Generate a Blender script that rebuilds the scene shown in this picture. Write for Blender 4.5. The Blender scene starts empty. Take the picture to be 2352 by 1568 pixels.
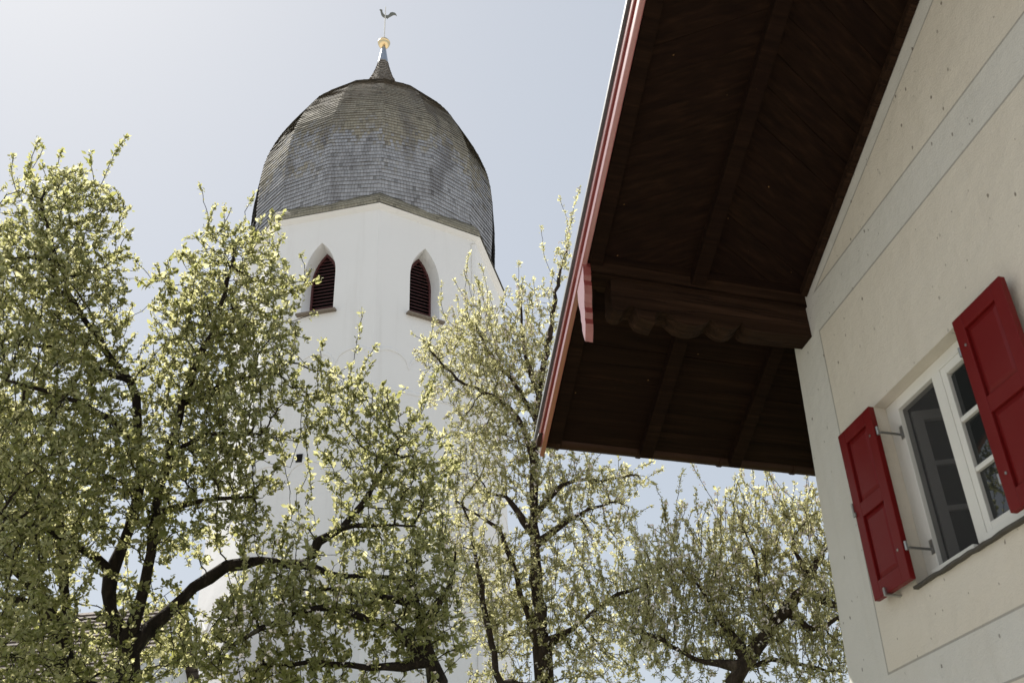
import bpy, math, random
import numpy as np
from mathutils import Matrix, Vector

rng = np.random.default_rng(7)
random.seed(7)
SC = bpy.context.scene
COL = SC.collection

# ------------------------------------------------------------------ camera
# measured from the vanishing points of the photograph (2352 x 1568 grid)
F, CX, CY = 2320.0, 1176.0, 784.0
_up = np.array([-150., 3784., F]); _up /= np.linalg.norm(_up)
_Y = np.array([0, 0, 1.]) - _up * _up[2]; _Y /= np.linalg.norm(_Y)
_X = np.cross(_up, _Y)
if _X[0] < 0: _X = -_X
R = np.array([_X, _Y, _up])
CAM = np.array([0., 0., 1.65])
cd = bpy.data.cameras.new('camera'); cam = bpy.data.objects.new('camera', cd); COL.objects.link(cam)
cd.sensor_width = 36.0; cd.lens = F / 2352 * 36.0
cd.clip_start = 0.05; cd.clip_end = 2000
m = Matrix(((R[0, 0], R[0, 1], -R[0, 2], CAM[0]), (R[1, 0], R[1, 1], -R[1, 2], CAM[1]),
            (R[2, 0], R[2, 1], -R[2, 2], CAM[2]), (0, 0, 0, 1)))
cam.matrix_world = m
cd.dof.use_dof = True; cd.dof.focus_distance = 17.0; cd.dof.aperture_fstop = 5.0
SC.camera = cam

def ray(x, y):
    return R @ np.array([x - CX, CY - y, F])
def at(x, y, d):
    """point seen in that direction at horizontal distance d"""
    r = ray(x, y)
    return CAM + r * (d / math.hypot(r[0], r[1]))

# ------------------------------------------------------------------ light
SUN_AZ, SUN_EL = -47.0, 56.0
W = bpy.data.worlds.new('World'); SC.world = W; W.use_nodes = True
nt = W.node_tree
bg = nt.nodes['Background']
sky = nt.nodes.new('ShaderNodeTexSky'); sky.sky_type = 'NISHITA'; sky.sun_disc = False
sky.sun_elevation = math.radians(SUN_EL); sky.sun_rotation = math.radians(SUN_AZ)
sky.air_density = 1.0; sky.dust_density = 2.0; sky.ozone_density = 1.0; sky.altitude = 500
hsv = nt.nodes.new('ShaderNodeHueSaturation'); hsv.inputs['Saturation'].default_value = 0.95; hsv.inputs['Value'].default_value = 4.9      # thin spring haze
nt.links.new(sky.outputs[0], hsv.inputs['Color']); gam = nt.nodes.new('ShaderNodeGamma'); gam.inputs[1].default_value = 0.26
nt.links.new(hsv.outputs[0], gam.inputs[0]); tin = nt.nodes.new('ShaderNodeMix'); tin.data_type = 'RGBA'; tin.blend_type = 'MULTIPLY'; tin.inputs[0].default_value = 1.0; tin.inputs[7].default_value = (0.972, 0.998, 1.026, 1.0)
nt.links.new(gam.outputs[0], tin.inputs[6]); nt.links.new(tin.outputs[2], bg.inputs[0]); bg.inputs[1].default_value = 0.15
sl = bpy.data.lights.new('sun', 'SUN'); sl.energy = 4.0; sl.angle = math.radians(0.53); sl.color = (1.0, 0.95, 0.86)
so = bpy.data.objects.new('sun', sl); COL.objects.link(so)
a, e_ = math.radians(SUN_AZ), math.radians(SUN_EL)
sd = Vector((math.sin(a) * math.cos(e_), math.cos(a) * math.cos(e_), math.sin(e_)))
so.rotation_euler = sd.to_track_quat('Z', 'Y').to_euler(); so.location = (-20, 20, 40)
SC.view_settings.view_transform = 'Standard'; SC.view_settings.look = 'None'
SC.view_settings.exposure = 1.05; SC.view_settings.gamma = 1.0
SC.cycles.max_bounces = 8; SC.cycles.transparent_max_bounces = 12

# ------------------------------------------------------------------ helpers
def tag(o, label=None, cat=None, group=None, kind=None):
    if label: o['label'] = label
    if cat: o['category'] = cat
    if group: o['group'] = group
    if kind: o['kind'] = kind
    return o

def empty(name, loc, label, cat, group=None):
    o = bpy.data.objects.new(name, None); COL.objects.link(o); o.location = [float(v) for v in loc]
    o.empty_display_size = 0.2
    return tag(o, label, cat, group)

class MB:
    """collects polygons; 'hp' keeps a surface coordinate for the procedural material"""
    def __init__(s): s.v = []; s.f = []; s.h = []
    def add(s, verts, faces, hp=None):
        b = len(s.v)
        s.v += [tuple(map(float, p)) for p in verts]
        s.h += [tuple(map(float, p)) for p in (hp if hp is not None else verts)]
        s.f += [tuple(b + i for i in f) for f in faces]
    def build(s, name, mat, parent=None, smooth=False, bevel=0.0):
        me = bpy.data.meshes.new(name)
        off = np.array(parent_loc(parent))
        me.from_pydata([tuple(np.array(p) - off) for p in s.v], [], s.f)
        at_ = me.attributes.new('hp', 'FLOAT_VECTOR', 'POINT')
        at_.data.foreach_set('vector', np.array(s.h, dtype=np.float32).ravel())
        import bmesh
        bm = bmesh.new(); bm.from_mesh(me); bmesh.ops.recalc_face_normals(bm, faces=bm.faces)
        if bevel > 0:
            bmesh.ops.bevel(bm, geom=[e for e in bm.edges if len(e.link_faces) == 2 and e.calc_face_angle(0) > 0.5],
                            offset=bevel, segments=2, profile=0.7, affect='EDGES')
        bm.to_mesh(me); bm.free()
        if smooth: me.polygons.foreach_set('use_smooth', [True] * len(me.polygons))
        me.materials.append(mat)
        o = bpy.data.objects.new(name, me); COL.objects.link(o)
        if parent: o.parent = parent
        return o

def parent_loc(p):
    if p is None: return (0, 0, 0)
    l = np.array(p.location, float)
    return l + np.array(parent_loc(p.parent)) if p.parent else l

BOXF = [(0, 3, 2, 1), (4, 5, 6, 7), (0, 1, 5, 4), (1, 2, 6, 5), (2, 3, 7, 6), (3, 0, 4, 7)]

# ------------------------------------------------------------------ materials
class Mat:
    def __init__(s, name, rough=0.7, spec=0.3, metal=0.0):
        s.m = bpy.data.materials.new(name); s.m.use_nodes = True
        s.t = s.m.node_tree; s.b = s.t.nodes['Principled BSDF']
        s.b.inputs['Roughness'].default_value = rough
        s.b.inputs['Specular IOR Level'].default_value = spec
        s.b.inputs['Metallic'].default_value = metal
    def n(s, typ, **kw):
        nd = s.t.nodes.new(typ)
        for k, v in kw.items():
            if k.startswith('i_'):
                key = k[2:]
                key = int(key) if key.isdigit() else key.replace('_', ' ')
                s.put(nd.inputs[key], v)
            else: setattr(nd, k, v)
        return nd
    def put(s, sock, v):
        if isinstance(v, bpy.types.NodeSocket): s.t.links.new(v, sock)
        else: sock.default_value = v
    def math(s, op, a, b=0.0, c=0.0):
        nd = s.n('ShaderNodeMath', operation=op); s.put(nd.inputs[0], a); s.put(nd.inputs[1], b); s.put(nd.inputs[2], c)
        return nd.outputs[0]
    def mix(s, f, a, b):
        nd = s.n('ShaderNodeMix', data_type='RGBA')
        s.put(nd.inputs[0], f)
        for k, v in ((6, a), (7, b)):
            s.put(nd.inputs[k], v if isinstance(v, bpy.types.NodeSocket) else (*v, 1.0))
        return nd.outputs[2]
    def noise(s, vec, scale, detail=4, rough=0.55, out=0):
        nd = s.n('ShaderNodeTexNoise'); s.put(nd.inputs['Vector'], vec)
        nd.inputs['Scale'].default_value = scale; nd.inputs['Detail'].default_value = detail; nd.inputs['Roughness'].default_value = rough
        return nd.outputs[out]
    def ramp(s, f, stops):
        nd = s.n('ShaderNodeValToRGB'); s.put(nd.inputs[0], f)
        el = nd.color_ramp.elements
        while len(el) < len(stops): el.new(0.5)
        for i, (p, c) in enumerate(stops):
            el[i].position = p; el[i].color = (*c, 1.0) if len(c) == 3 else c
        return nd.outputs[0]
    def step(s, x, lo, hi):
        nd = s.n('ShaderNodeMapRange', interpolation_type='SMOOTHSTEP'); s.put(nd.inputs[0], x)
        nd.inputs[1].default_value = lo; nd.inputs[2].default_value = hi
        return nd.outputs[0]
    def hp(s): return s.n('ShaderNodeAttribute', attribute_name='hp').outputs['Vector']
    def obj(s): return s.n('ShaderNodeTexCoord').outputs['Object']
    def scale(s, v, k):
        nd = s.n('ShaderNodeVectorMath', operation='MULTIPLY'); s.put(nd.inputs[0], v); nd.inputs[1].default_value = k
        return nd.outputs[0]
    def xyz(s, v): return s.n('ShaderNodeSeparateXYZ', i_0=v).outputs
    def bump(s, h, st, dist=0.02):
        nd = s.n('ShaderNodeBump'); s.put(nd.inputs['Height'], h); nd.inputs['Strength'].default_value = st; nd.inputs['Distance'].default_value = dist
        s.t.links.new(nd.outputs[0], s.b.inputs['Normal'])
    def col(s, c): s.put(s.b.inputs['Base Color'], c if isinstance(c, bpy.types.NodeSocket) else (*c, 1.0)); return s

GREY = (0.5, 0.5, 0.5)
def plaster_house():
    M = Mat('painted_plaster', 0.85, 0.2)
    p = M.hp(); x = M.xyz(p); U, Z = x[0], x[2]
    wob = M.math('MULTIPLY', M.math('SUBTRACT', M.noise(p, 1.5, 2), 0.5), 0.03)
    # painted fields: corner band, horizontal bands, rake band (grey) and cream fields framed by thin grey lines
    cornerU = M.math('ADD', M.math('MULTIPLY', M.math('SUBTRACT', Z, 5.26), -0.0419), 5.404)
    dC = M.math('SUBTRACT', cornerU, U)
    rakeZ = M.math('ADD', M.math('MULTIPLY', M.math('SUBTRACT', U, 5.359), -0.3667), 5.548)
    dR = M.math('SUBTRACT', rakeZ, Z)
    dB1 = M.math('SUBTRACT', 5.262, Z)         # under upper band
    dB2 = M.math('SUBTRACT', Z, 5.551)         # above upper band
    dB3 = M.math('SUBTRACT', Z, 2.988)         # above lower band
    dB4 = M.math('SUBTRACT', 2.70, Z)
    mn = lambda a, b: M.math('MINIMUM', a, b)
    mx = lambda a, b: M.math('MAXIMUM', a, b)
    field1 = mn(mn(dC, dB1), dB3)
    field2 = mn(dB2, dR)
    field3 = mn(dC, dB4)
    sd_ = mx(mx(field1, field2), field3)
    inside = M.step(sd_, -0.003, 0.003)
    line = M.math('SUBTRACT', 1.0, M.step(M.math('ABSOLUTE', M.math('ADD', sd_, M.math('MULTIPLY', wob, 0.05))), 0.004, 0.009))
    mot = M.noise(p, 2.2, 5)
    cream = M.mix(mot, (0.600, 0.550, 0.470), (0.650, 0.608, 0.530))
    grey = M.mix(mot, (0.565, 0.55, 0.505), (0.615, 0.60, 0.56))
    c = M.mix(inside, grey, cream)
    c = M.mix(M.math('MULTIPLY', line, 0.62), c, (0.2, 0.19, 0.17))
    # rain-streak dirt, ochre blotches, midges sitting on the wall
    st = M.step(M.noise(M.scale(p, (9, 9, 0.7)), 1.0, 5, 0.65), 0.5, 0.85)
    c = M.mix(M.math('MULTIPLY', st, 0.17), c, (0.35, 0.31, 0.25))
    oc = M.step(M.noise(p, 0.9, 3), 0.55, 0.8)
    c = M.mix(M.math('MULTIPLY', oc, 0.25), c, (0.55, 0.43, 0.27))
    jit = M.n('ShaderNodeVectorMath', operation='ADD'); M.put(jit.inputs[0], M.scale(p, (1, 1, 0.62)))
    M.put(jit.inputs[1], M.scale(M.noise(p, 60, 2, out=1), (0.012, 0.012, 0.012)))
    jx = M.xyz(jit.outputs[0]); flat = M.n('ShaderNodeCombineXYZ'); M.put(flat.inputs[0], jx[0]); M.put(flat.inputs[1], jx[2])
    for sc_, th, gate, k in ((6.2, 0.056, 0.45, 0.75), (12, 0.06, 0.80, 0.6)):
        vo = M.n('ShaderNodeTexVoronoi', voronoi_dimensions='2D', i_Scale=sc_); M.put(vo.inputs['Vector'], flat.outputs[0])
        g = M.math('GREATER_THAN', M.xyz(vo.outputs['Color'])[0], gate)
        dot = M.math('MULTIPLY', M.math('SUBTRACT', 1.0, M.step(vo.outputs['Distance'], th * 0.6, th)), g)
        c = M.mix(M.math('MULTIPLY', M.math('MULTIPLY', dot, M.step(M.noise(p, 1.1 + sc_ * .05, 3), 0.42, 0.56)), k), c, (0.06, 0.045, 0.03))
    M.col(c)
    M.bump(M.math('ADD', M.math('ADD', M.noise(p, 7, 5), M.math('MULTIPLY', M.noise(p, 1.6, 3), 1.6)), M.math('MULTIPLY', M.noise(p, 90, 3), 0.25)), 0.5, 0.025)
    return M.m

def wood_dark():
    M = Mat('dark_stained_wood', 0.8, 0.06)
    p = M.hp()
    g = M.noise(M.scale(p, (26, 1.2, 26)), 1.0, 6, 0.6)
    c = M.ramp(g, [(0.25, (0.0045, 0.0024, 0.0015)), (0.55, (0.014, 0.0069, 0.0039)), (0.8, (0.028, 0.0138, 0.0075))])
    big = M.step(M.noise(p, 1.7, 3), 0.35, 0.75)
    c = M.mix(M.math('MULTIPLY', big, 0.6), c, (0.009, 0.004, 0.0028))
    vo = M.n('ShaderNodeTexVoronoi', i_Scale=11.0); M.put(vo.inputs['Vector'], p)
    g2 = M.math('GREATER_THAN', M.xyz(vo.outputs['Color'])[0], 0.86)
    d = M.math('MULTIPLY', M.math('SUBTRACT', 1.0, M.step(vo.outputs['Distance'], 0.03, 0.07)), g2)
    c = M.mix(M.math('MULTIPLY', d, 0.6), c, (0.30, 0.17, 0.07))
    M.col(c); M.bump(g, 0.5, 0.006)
    return M.m

def wood_beam():
    M = Mat('brown_beam_wood', 0.8, 0.08)
    p = M.hp()
    g = M.noise(M.scale(p, (22, 1.0, 22)), 1.0, 6, 0.6)
    c = M.ramp(g, [(0.25, (0.012, 0.0062, 0.0038)), (0.55, (0.027, 0.0140, 0.0080)), (0.8, (0.056, 0.030, 0.018))])
    crack = M.math('SUBTRACT', 1.0, M.step(M.math('ABSOLUTE', M.math('SUBTRACT', M.noise(M.scale(p, (9, 0.35, 9)), 1.0, 3), 0.5)), 0.0, 0.02))
    c = M.mix(M.math('MULTIPLY', crack, 0.75), c, (0.012, 0.006, 0.004))
    M.col(c); M.bump(M.math('SUBTRACT', g, crack), 0.6, 0.008)
    return M.m

def red_paint(name, c1, c2, rough, spec=0.5, coat=0.0):
    M = Mat(name, rough, spec)
    p = M.hp()
    n1 = M.noise(p, 6, 4)
    c = M.mix(n1, c1, c2)
    c = M.mix(M.math('MULTIPLY', M.step(M.noise(p, 2.3, 5, 0.6), 0.45, 0.75), 0.12), c, tuple(min(1, q * 1.1 + 0.035) for q in c2))
    chip = M.step(M.noise(p, 46, 4, 0.75), 0.73, 0.78); c = M.mix(M.math('MULTIPLY', chip, 0.5), c, (0.16, 0.09, 0.07))
    w = M.step(M.noise(M.scale(p, (40, 40, 3)), 1.0, 5, 0.6), 0.60, 0.8)
    c = M.mix(M.math('MULTIPLY', w, 0.30), c, (0.09, 0.02, 0.015))
    M.col(c); M.put(M.b.inputs['Roughness'], M.math('ADD', M.math('MULTIPLY', n1, 0.15), rough - 0.07))
    M.b.inputs['Coat Weight'].default_value = coat; M.b.inputs['Coat Roughness'].default_value = 0.22; M.b.inputs['Coat IOR'].default_value = 1.5 + 0.55 * coat
    M.bump(M.noise(M.scale(p, (4, 60, 60)), 1.0, 4), 0.25, 0.002)
    return M.m

def simple(name, c1, c2, rough=0.6, spec=0.4, metal=0.0, scale=8.0, bump=0.15, dist=0.004):
    M = Mat(name, rough, spec, metal); p = M.obj(); n = M.noise(p, scale, 5)
    M.col(M.mix(n, c1, c2)); M.bump(M.noise(p, scale * 6, 4), bump, dist)
    return M.m

def white_paint():
    M = Mat('white_window_paint', 0.45, 0.4); p = M.hp()
    c = M.mix(M.noise(p, 5, 4), (0.66, 0.65, 0.60), (0.76, 0.75, 0.71))
    d = M.step(M.noise(p, 28, 4, 0.7), 0.68, 0.8)
    c = M.mix(M.math('MULTIPLY', d, 0.55), c, (0.35, 0.22, 0.12))
    M.col(c); M.bump(M.noise(p, 40, 3), 0.1, 0.002); return M.m

def tower_plaster():
    M = Mat('white_limewash', 0.9, 0.15); p = M.obj()
    c = M.mix(M.noise(p, 0.5, 5), (0.745, 0.75, 0.75), (0.80, 0.805, 0.805))
    st = M.step(M.noise(M.scale(p, (2.2, 2.2, 0.18)), 1.0, 6, 0.65), 0.52, 0.85)
    c = M.mix(M.math('MULTIPLY', st, 0.28), c, (0.47, 0.455, 0.43))
    sp = M.step(M.noise(p, 1.4, 6, 0.75), 0.66, 0.76)
    c = M.mix(M.math('MULTIPLY', sp, 0.32), c, (0.42, 0.40, 0.37))
    M.col(c); M.bump(M.math('ADD', M.noise(p, 1.3, 5), M.math('MULTIPLY', M.noise(p, 14, 3), 0.15)), 0.35, 0.06)
    return M.m

def shingles(name, brown, olive, grey, dark, zsplit=None):
    """wooden shingles: courses are modelled; this gives each shingle its own tone (hp = along course, course, height)"""
    M = Mat(name, 0.8, 0.25); p = M.hp(); x = M.xyz(p)
    row = M.math('FLOOR', x[1])
    off = M.math('FRACT', M.math('MULTIPLY', M.math('SINE', M.math('MULTIPLY', row, 12.9898)), 437.58))
    cell = M.math('FLOOR', M.math('ADD', x[0], off))
    fr = M.math('FRACT', M.math('ADD', x[0], off))
    cmb = M.n('ShaderNodeCombineXYZ'); M.put(cmb.inputs[0], cell); M.put(cmb.inputs[1], row)
    wn = M.n('ShaderNodeTexWhiteNoise', noise_dimensions='2D'); M.put(wn.inputs['Vector'], cmb.outputs[0])
    r1 = wn.outputs['Value']; r2 = M.xyz(wn.outputs['Color'])[1]
    o = M.obj()
    big = M.noise(o, 0.55, 4)
    f = M.math('ADD', x[2], M.math('ADD', M.math('MULTIPLY', M.math('SUBTRACT', big, 0.5), 0.55), M.math('MULTIPLY', M.math('SUBTRACT', r2, 0.5), 0.16)))
    c = M.ramp(f, [(0.10, grey), (0.22, grey), (0.33, olive), (0.50, olive), (0.72, brown)])  # tone by height; on the dome the low grey is painted sky reflection
    tone = M.math('ADD', 0.82, M.math('MULTIPLY', r1, 0.3))
    vm = M.n('ShaderNodeVectorMath', operation='SCALE'); M.put(vm.inputs[0], c); M.put(vm.inputs['Scale'], tone); c = vm.outputs[0]
    stn = M.step(M.noise(M.scale(o, (1.1, 1.1, 0.35)), 1.0, 5, 0.6), 0.50, 0.68)
    c = M.mix(M.math('MULTIPLY', stn, 0.55), c, dark)
    gap = M.math('SUBTRACT', 1.0, M.step(M.math('MINIMUM', fr, M.math('SUBTRACT', 1.0, fr)), 0.02, 0.06))
    c = M.mix(M.math('MULTIPLY', gap, 0.35), c, (0.02, 0.018, 0.016))
    odd = M.math('GREATER_THAN', r1, 0.965)
    c = M.mix(M.math('MULTIPLY', odd, 0.5), c, (0.03, 0.026, 0.022))
    M.col(c)
    M.bump(M.math('SUBTRACT', M.math('MULTIPLY', r2, 0.5), M.math('ADD', gap, M.math('MULTIPLY', M.noise(o, 9, 4), 0.3))), 0.7, 0.03)
    return M.m

def glass_pane():
    M = Mat('window_glass', 0.02, 0.6)
    M.col((0.02, 0.022, 0.022)); M.b.inputs['Transmission Weight'].default_value = 0.0
    return M.m
def screen_mesh():
    M = Mat('fly_screen', 0.8, 0.2); M.col((0.05, 0.05, 0.05))
    M.b.inputs['Alpha'].default_value = 0.62
    return M.m

def leaf_mat(name, cols, trans, back, tw=0.5):
    M = Mat(name, 0.5, 0.22)
    g = M.n('ShaderNodeNewGeometry'); r = g.outputs['Random Per Island']
    c = M.ramp(r, [(0.0, cols[0]), (0.45, cols[1]), (0.8, cols[2]), (1.0, cols[3])])
    big = M.noise(M.obj(), 0.7, 3)
    c = M.mix(M.math('MULTIPLY', M.step(big, 0.35, 0.7), 0.55), c, back)
    M.col(c)
    tr = M.n('ShaderNodeBsdfTranslucent')
    M.put(tr.inputs[0], M.mix(r, trans[0], trans[1]))
    mx = M.n('ShaderNodeMixShader'); mx.inputs[0].default_value = tw
    M.t.links.new(M.b.outputs[0], mx.inputs[1]); M.t.links.new(tr.outputs[0], mx.inputs[2])
    M.t.links.new(mx.outputs[0], M.t.nodes['Material Output'].inputs[0])
    return M.m

def bark_mat(name, c1, c2, c3):
    M = Mat(name, 0.9, 0.15); p = M.obj()
    n = M.noise(M.scale(p, (14, 14, 5)), 1.0, 6, 0.65)
    c = M.ramp(n, [(0.3, c1), (0.55, c2), (0.75, c3)])
    li = M.step(M.noise(p, 5, 5, 0.6), 0.6, 0.72)
    c = M.mix(M.math('MULTIPLY', li, 0.40), c, (0.19, 0.18, 0.13))
    M.col(c); M.bump(n, 1.0, 0.04); return M.m

M_PLASTER = plaster_house(); M_WOOD = wood_dark(); M_BEAM = wood_beam()
M_RED = red_paint('red_shutter_paint', (0.125, 0.005, 0.0055), (0.150, 0.008, 0.0075), 0.45, 0.22)
M_FASCIA = red_paint('red_bargeboard_paint', (0.24, 0.045, 0.042), (0.30, 0.065, 0.060), 0.32, 0.9, 1.0)
M_WHITE = white_paint(); M_TOWER = tower_plaster()
M_DOME = shingles('weathered_sky_toned_dome_shingles', (0.285, 0.25, 0.21), (0.31, 0.285, 0.225), (0.345, 0.355, 0.38), (0.12, 0.115, 0.12))  # bluish grey low on the dome: sky reflection put into the colour
M_EAVE = shingles('weathered_eave_shingles', (0.30, 0.275, 0.21), (0.30, 0.28, 0.215), (0.30, 0.28, 0.215), (0.17, 0.155, 0.115))
M_BARNROOF = shingles('weathered_roof_shingles', (0.15, 0.115, 0.10), (0.15, 0.12, 0.105), (0.15, 0.12, 0.105), (0.07, 0.055, 0.05))
M_ZINC = simple('zinc_sheet', (0.30, 0.33, 0.37), (0.40, 0.43, 0.47), 0.32, 0.5, 0.9, 3)
M_FLASH = simple('light_metal_flashing', (0.26, 0.265, 0.28), (0.34, 0.345, 0.36), 0.5, 0.4, 0.3, 3)
M_GUTTER = simple('aged_copper_gutter', (0.022, 0.0095, 0.0055), (0.040, 0.018, 0.010), 0.5, 0.12, 0.0, 4)
M_GOLD = simple('gilded_metal', (0.80, 0.60, 0.32), (0.88, 0.72, 0.45), 0.25, 0.5, 1.0, 6)
M_IRON = simple('galvanised_iron', (0.30, 0.30, 0.29), (0.42, 0.42, 0.40), 0.4, 0.5, 0.8, 20)
M_ROD = simple('pale_painted_iron', (0.68, 0.66, 0.60), (0.75, 0.73, 0.68), 0.4, 0.5, 0.2, 6)
M_COCK = simple('tarnished_copper_sheet', (0.16, 0.15, 0.10), (0.27, 0.27, 0.24), 0.4, 0.5, 0.6, 6)
M_LOUVRE = simple('oxblood_louvre_paint', (0.060, 0.017, 0.017), (0.095, 0.026, 0.025), 0.5, 0.4, 0.0, 5)
M_SILL = simple('grey_weathered_wood', (0.15, 0.125, 0.10), (0.25, 0.21, 0.17), 0.8, 0.2, 0, 9)
M_SLATE = simple('dark_stone_sill', (0.05, 0.045, 0.038), (0.11, 0.10, 0.085), 0.85, 0.2, 0, 12, 0.4)
M_TILE = simple('red_brown_roof_tiles', (0.18, 0.07, 0.045), (0.26, 0.11, 0.07), 0.8, 0.2, 0, 3, 0.4, 0.03)
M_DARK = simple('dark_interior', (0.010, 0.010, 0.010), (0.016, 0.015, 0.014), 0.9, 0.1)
M_GLASS = glass_pane(); M_SCREEN = screen_mesh()
M_SHADEDWHITE = simple('grey_shaded_white_paint', (0.34, 0.33, 0.31), (0.42, 0.41, 0.39), 0.5, 0.3)  # window white greyed down: the room's shade is put into the colour
M_BLOSSOM = simple('white_blossom', (0.80, 0.76, 0.74), (0.86, 0.80, 0.80), 0.6, 0.2)

# ------------------------------------------------------------------ ground
def ground_mat():
    M = Mat('pale_bounce_ground', 0.9, 0.1); p = M.obj()  # unseen ground, its paleness chosen to bounce light onto tower and house
    n = M.noise(p, 0.35, 6); n2 = M.noise(p, 6, 5)
    c = M.mix(n, (0.38, 0.365, 0.34), (0.45, 0.435, 0.41)); c = M.mix(M.math('MULTIPLY', n2, 0.25), c, (0.24, 0.22, 0.16))
    x = M.xyz(p); wv = M.math('MULTIPLY', M.math('SUBTRACT', n, 0.5), 4.0)
    gy = M.math('MULTIPLY', M.step(M.math('ADD', x[1], wv), 5.5, 7.0), M.math('SUBTRACT', 1.0, M.step(M.math('ADD', x[1], wv), 17.0, 19.0)))
    gx = M.math('MULTIPLY', M.step(M.math('ADD', x[0], wv), -13.0, -11.0), M.math('SUBTRACT', 1.0, M.step(M.math('ADD', x[0], wv), 12.0, 14.0)))
    c = M.mix(M.math('MULTIPLY', gx, gy), c, M.mix(n2, (0.05, 0.075, 0.02), (0.085, 0.11, 0.035)))  # darker grass patch added to cut bounced light under the trees
    M.col(c); M.bump(n2, 0.8, 0.05); return M.m
g = MB(); N = 24; S = 700.0
xs = np.sign(np.linspace(-1, 1, N + 1)) * np.abs(np.linspace(-1, 1, N + 1)) ** 3 * S
pts = [(x, y, 0.25 * math.sin(x * 0.05) * math.cos(y * 0.06) * min(1, math.hypot(x, y) / 60)) for y in xs for x in xs]
g.add(pts, [(j * (N + 1) + i, j * (N + 1) + i + 1, (j + 1) * (N + 1) + i + 1, (j + 1) * (N + 1) + i) for j in range(N) for i in range(N)])
go = g.build('ground', ground_mat(), None, True); tag(go, 'unseen ground made pale to bounce light, with dark grass added under the apple trees', 'ground', kind='structure')

# ------------------------------------------------------------------ farmhouse
# house axes: U along the gable wall (away from the viewer), V along the ridge (negative = in front of the wall), Z up
D0 = 3.2
ua = math.radians(-11.0); uv = np.array([math.sin(ua), math.cos(ua), 0]); nv = np.array([math.cos(ua), -math.sin(ua), 0])
ea = math.radians(71.5); ev = np.array([math.sin(ea), math.cos(ea), 0])
def H(U, V, Z): return nv * D0 + uv * U + ev * V + np.array([0, 0, Z])
SLOPE = 0.404
UR = 0.75                                   # ridge
def zs(U): return 6.094 - (abs(U - UR) - (4.32 - UR)) * SLOPE      # underside of the roof boards
def corner(Z): return 5.966 - (Z - 3.04) * 0.078
HOUSE = empty('farmhouse', H(0.8, 5, 0), 'cream plastered farmhouse with red shutters and deep brown timber eaves', 'house')

def hadd(mb, pts, faces): mb.add([H(*p) for p in pts], faces, pts)
def hbox(mb, U0, U1, V0, V1, Z0, Z1, sl=False):
    """box in house axes; with sl the heights are measured from the sloping roof underside"""
    f = (lambda u: zs(u)) if sl else (lambda u: 0.0)
    pts = [(U0, V0, Z0 + f(U0)), (U1, V0, Z0 + f(U1)), (U1, V1, Z0 + f(U1)), (U0, V1, Z0 + f(U0)),
           (U0, V0, Z1 + f(U0)), (U1, V0, Z1 + f(U1)), (U1, V1, Z1 + f(U1)), (U0, V1, Z1 + f(U0))]
    hadd(mb, pts, BOXF)

# --- walls (gable wall with a window opening)
WU0, WU1, WZ0, WZ1 = 3.86, 5.0, 3.345, 4.457
DEEP = 0.09
UL = UR - (5.9 - UR)
def skew(U): return 0.0
w = MB()
zt = lambda U: zs(U) + 0.02
def top(U0, U1):
    return [(U1, 0, zt(U1))] + ([(UR, 0, zt(UR))] if U0 < UR < U1 else []) + [(U0, 0, zt(U0))]
hadd(w, [(corner(0), 0, 0), (corner(5.4), 0, 5.4), (corner(5.45), 0, zt(corner(5.45))), (WU1, 0, zt(WU1)), (WU1, 0, WZ1), (WU1, 0, WZ0), (WU1, 0, 0)], [(0, 1, 2, 3, 4, 5, 6)])
hadd(w, [(WU1, 0, WZ1), (WU1, 0, zt(WU1)), (WU0, 0, zt(WU0)), (WU0, 0, WZ1)], [(0, 1, 2, 3)])
hadd(w, [(WU1, 0, 0), (WU1, 0, WZ0), (WU0, 0, WZ0), (WU0, 0, 0)], [(0, 1, 2, 3)])
t_ = top(UL, WU0)
hadd(w, [(WU0, 0, 0), (WU0, 0, WZ0), (WU0, 0, WZ1)] + t_ + [(UL, 0, 0)], [tuple(range(4 + len(t_)))])
# reveal
o4 = [(WU0, WZ0), (WU1, WZ0), (WU1, WZ1), (WU0, WZ1)]
pts = [(u_, 0, z_) for u_, z_ in o4] + [(u_, DEEP + 0.10, z_) for u_, z_ in o4]
hadd(w, pts, [(0, 1, 5, 4), (1, 2, 6, 5), (2, 3, 7, 6), (3, 0, 4, 7)])
# the other walls
LEN = 11.0
hadd(w, [(corner(0), 0, 0), (corner(5.4), 0, 5.4), (corner(5.4), LEN, 5.4), (corner(0), LEN, 0)], [(0, 1, 2, 3)])
hadd(w, [(UL, 0, 0), (UL, 0, zt(UL)), (UL, LEN, zt(UL)), (UL, LEN, 0)], [(0, 1, 2, 3)])
hadd(w, [(5.9, LEN, 0), (5.75, LEN, 5.4), (UR, LEN, zt(UR)), (UL, LEN, zt(UL)), (UL, LEN, 0)], [(0, 1, 2, 3, 4)])
w.build('wall', M_PLASTER, HOUSE)

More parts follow.
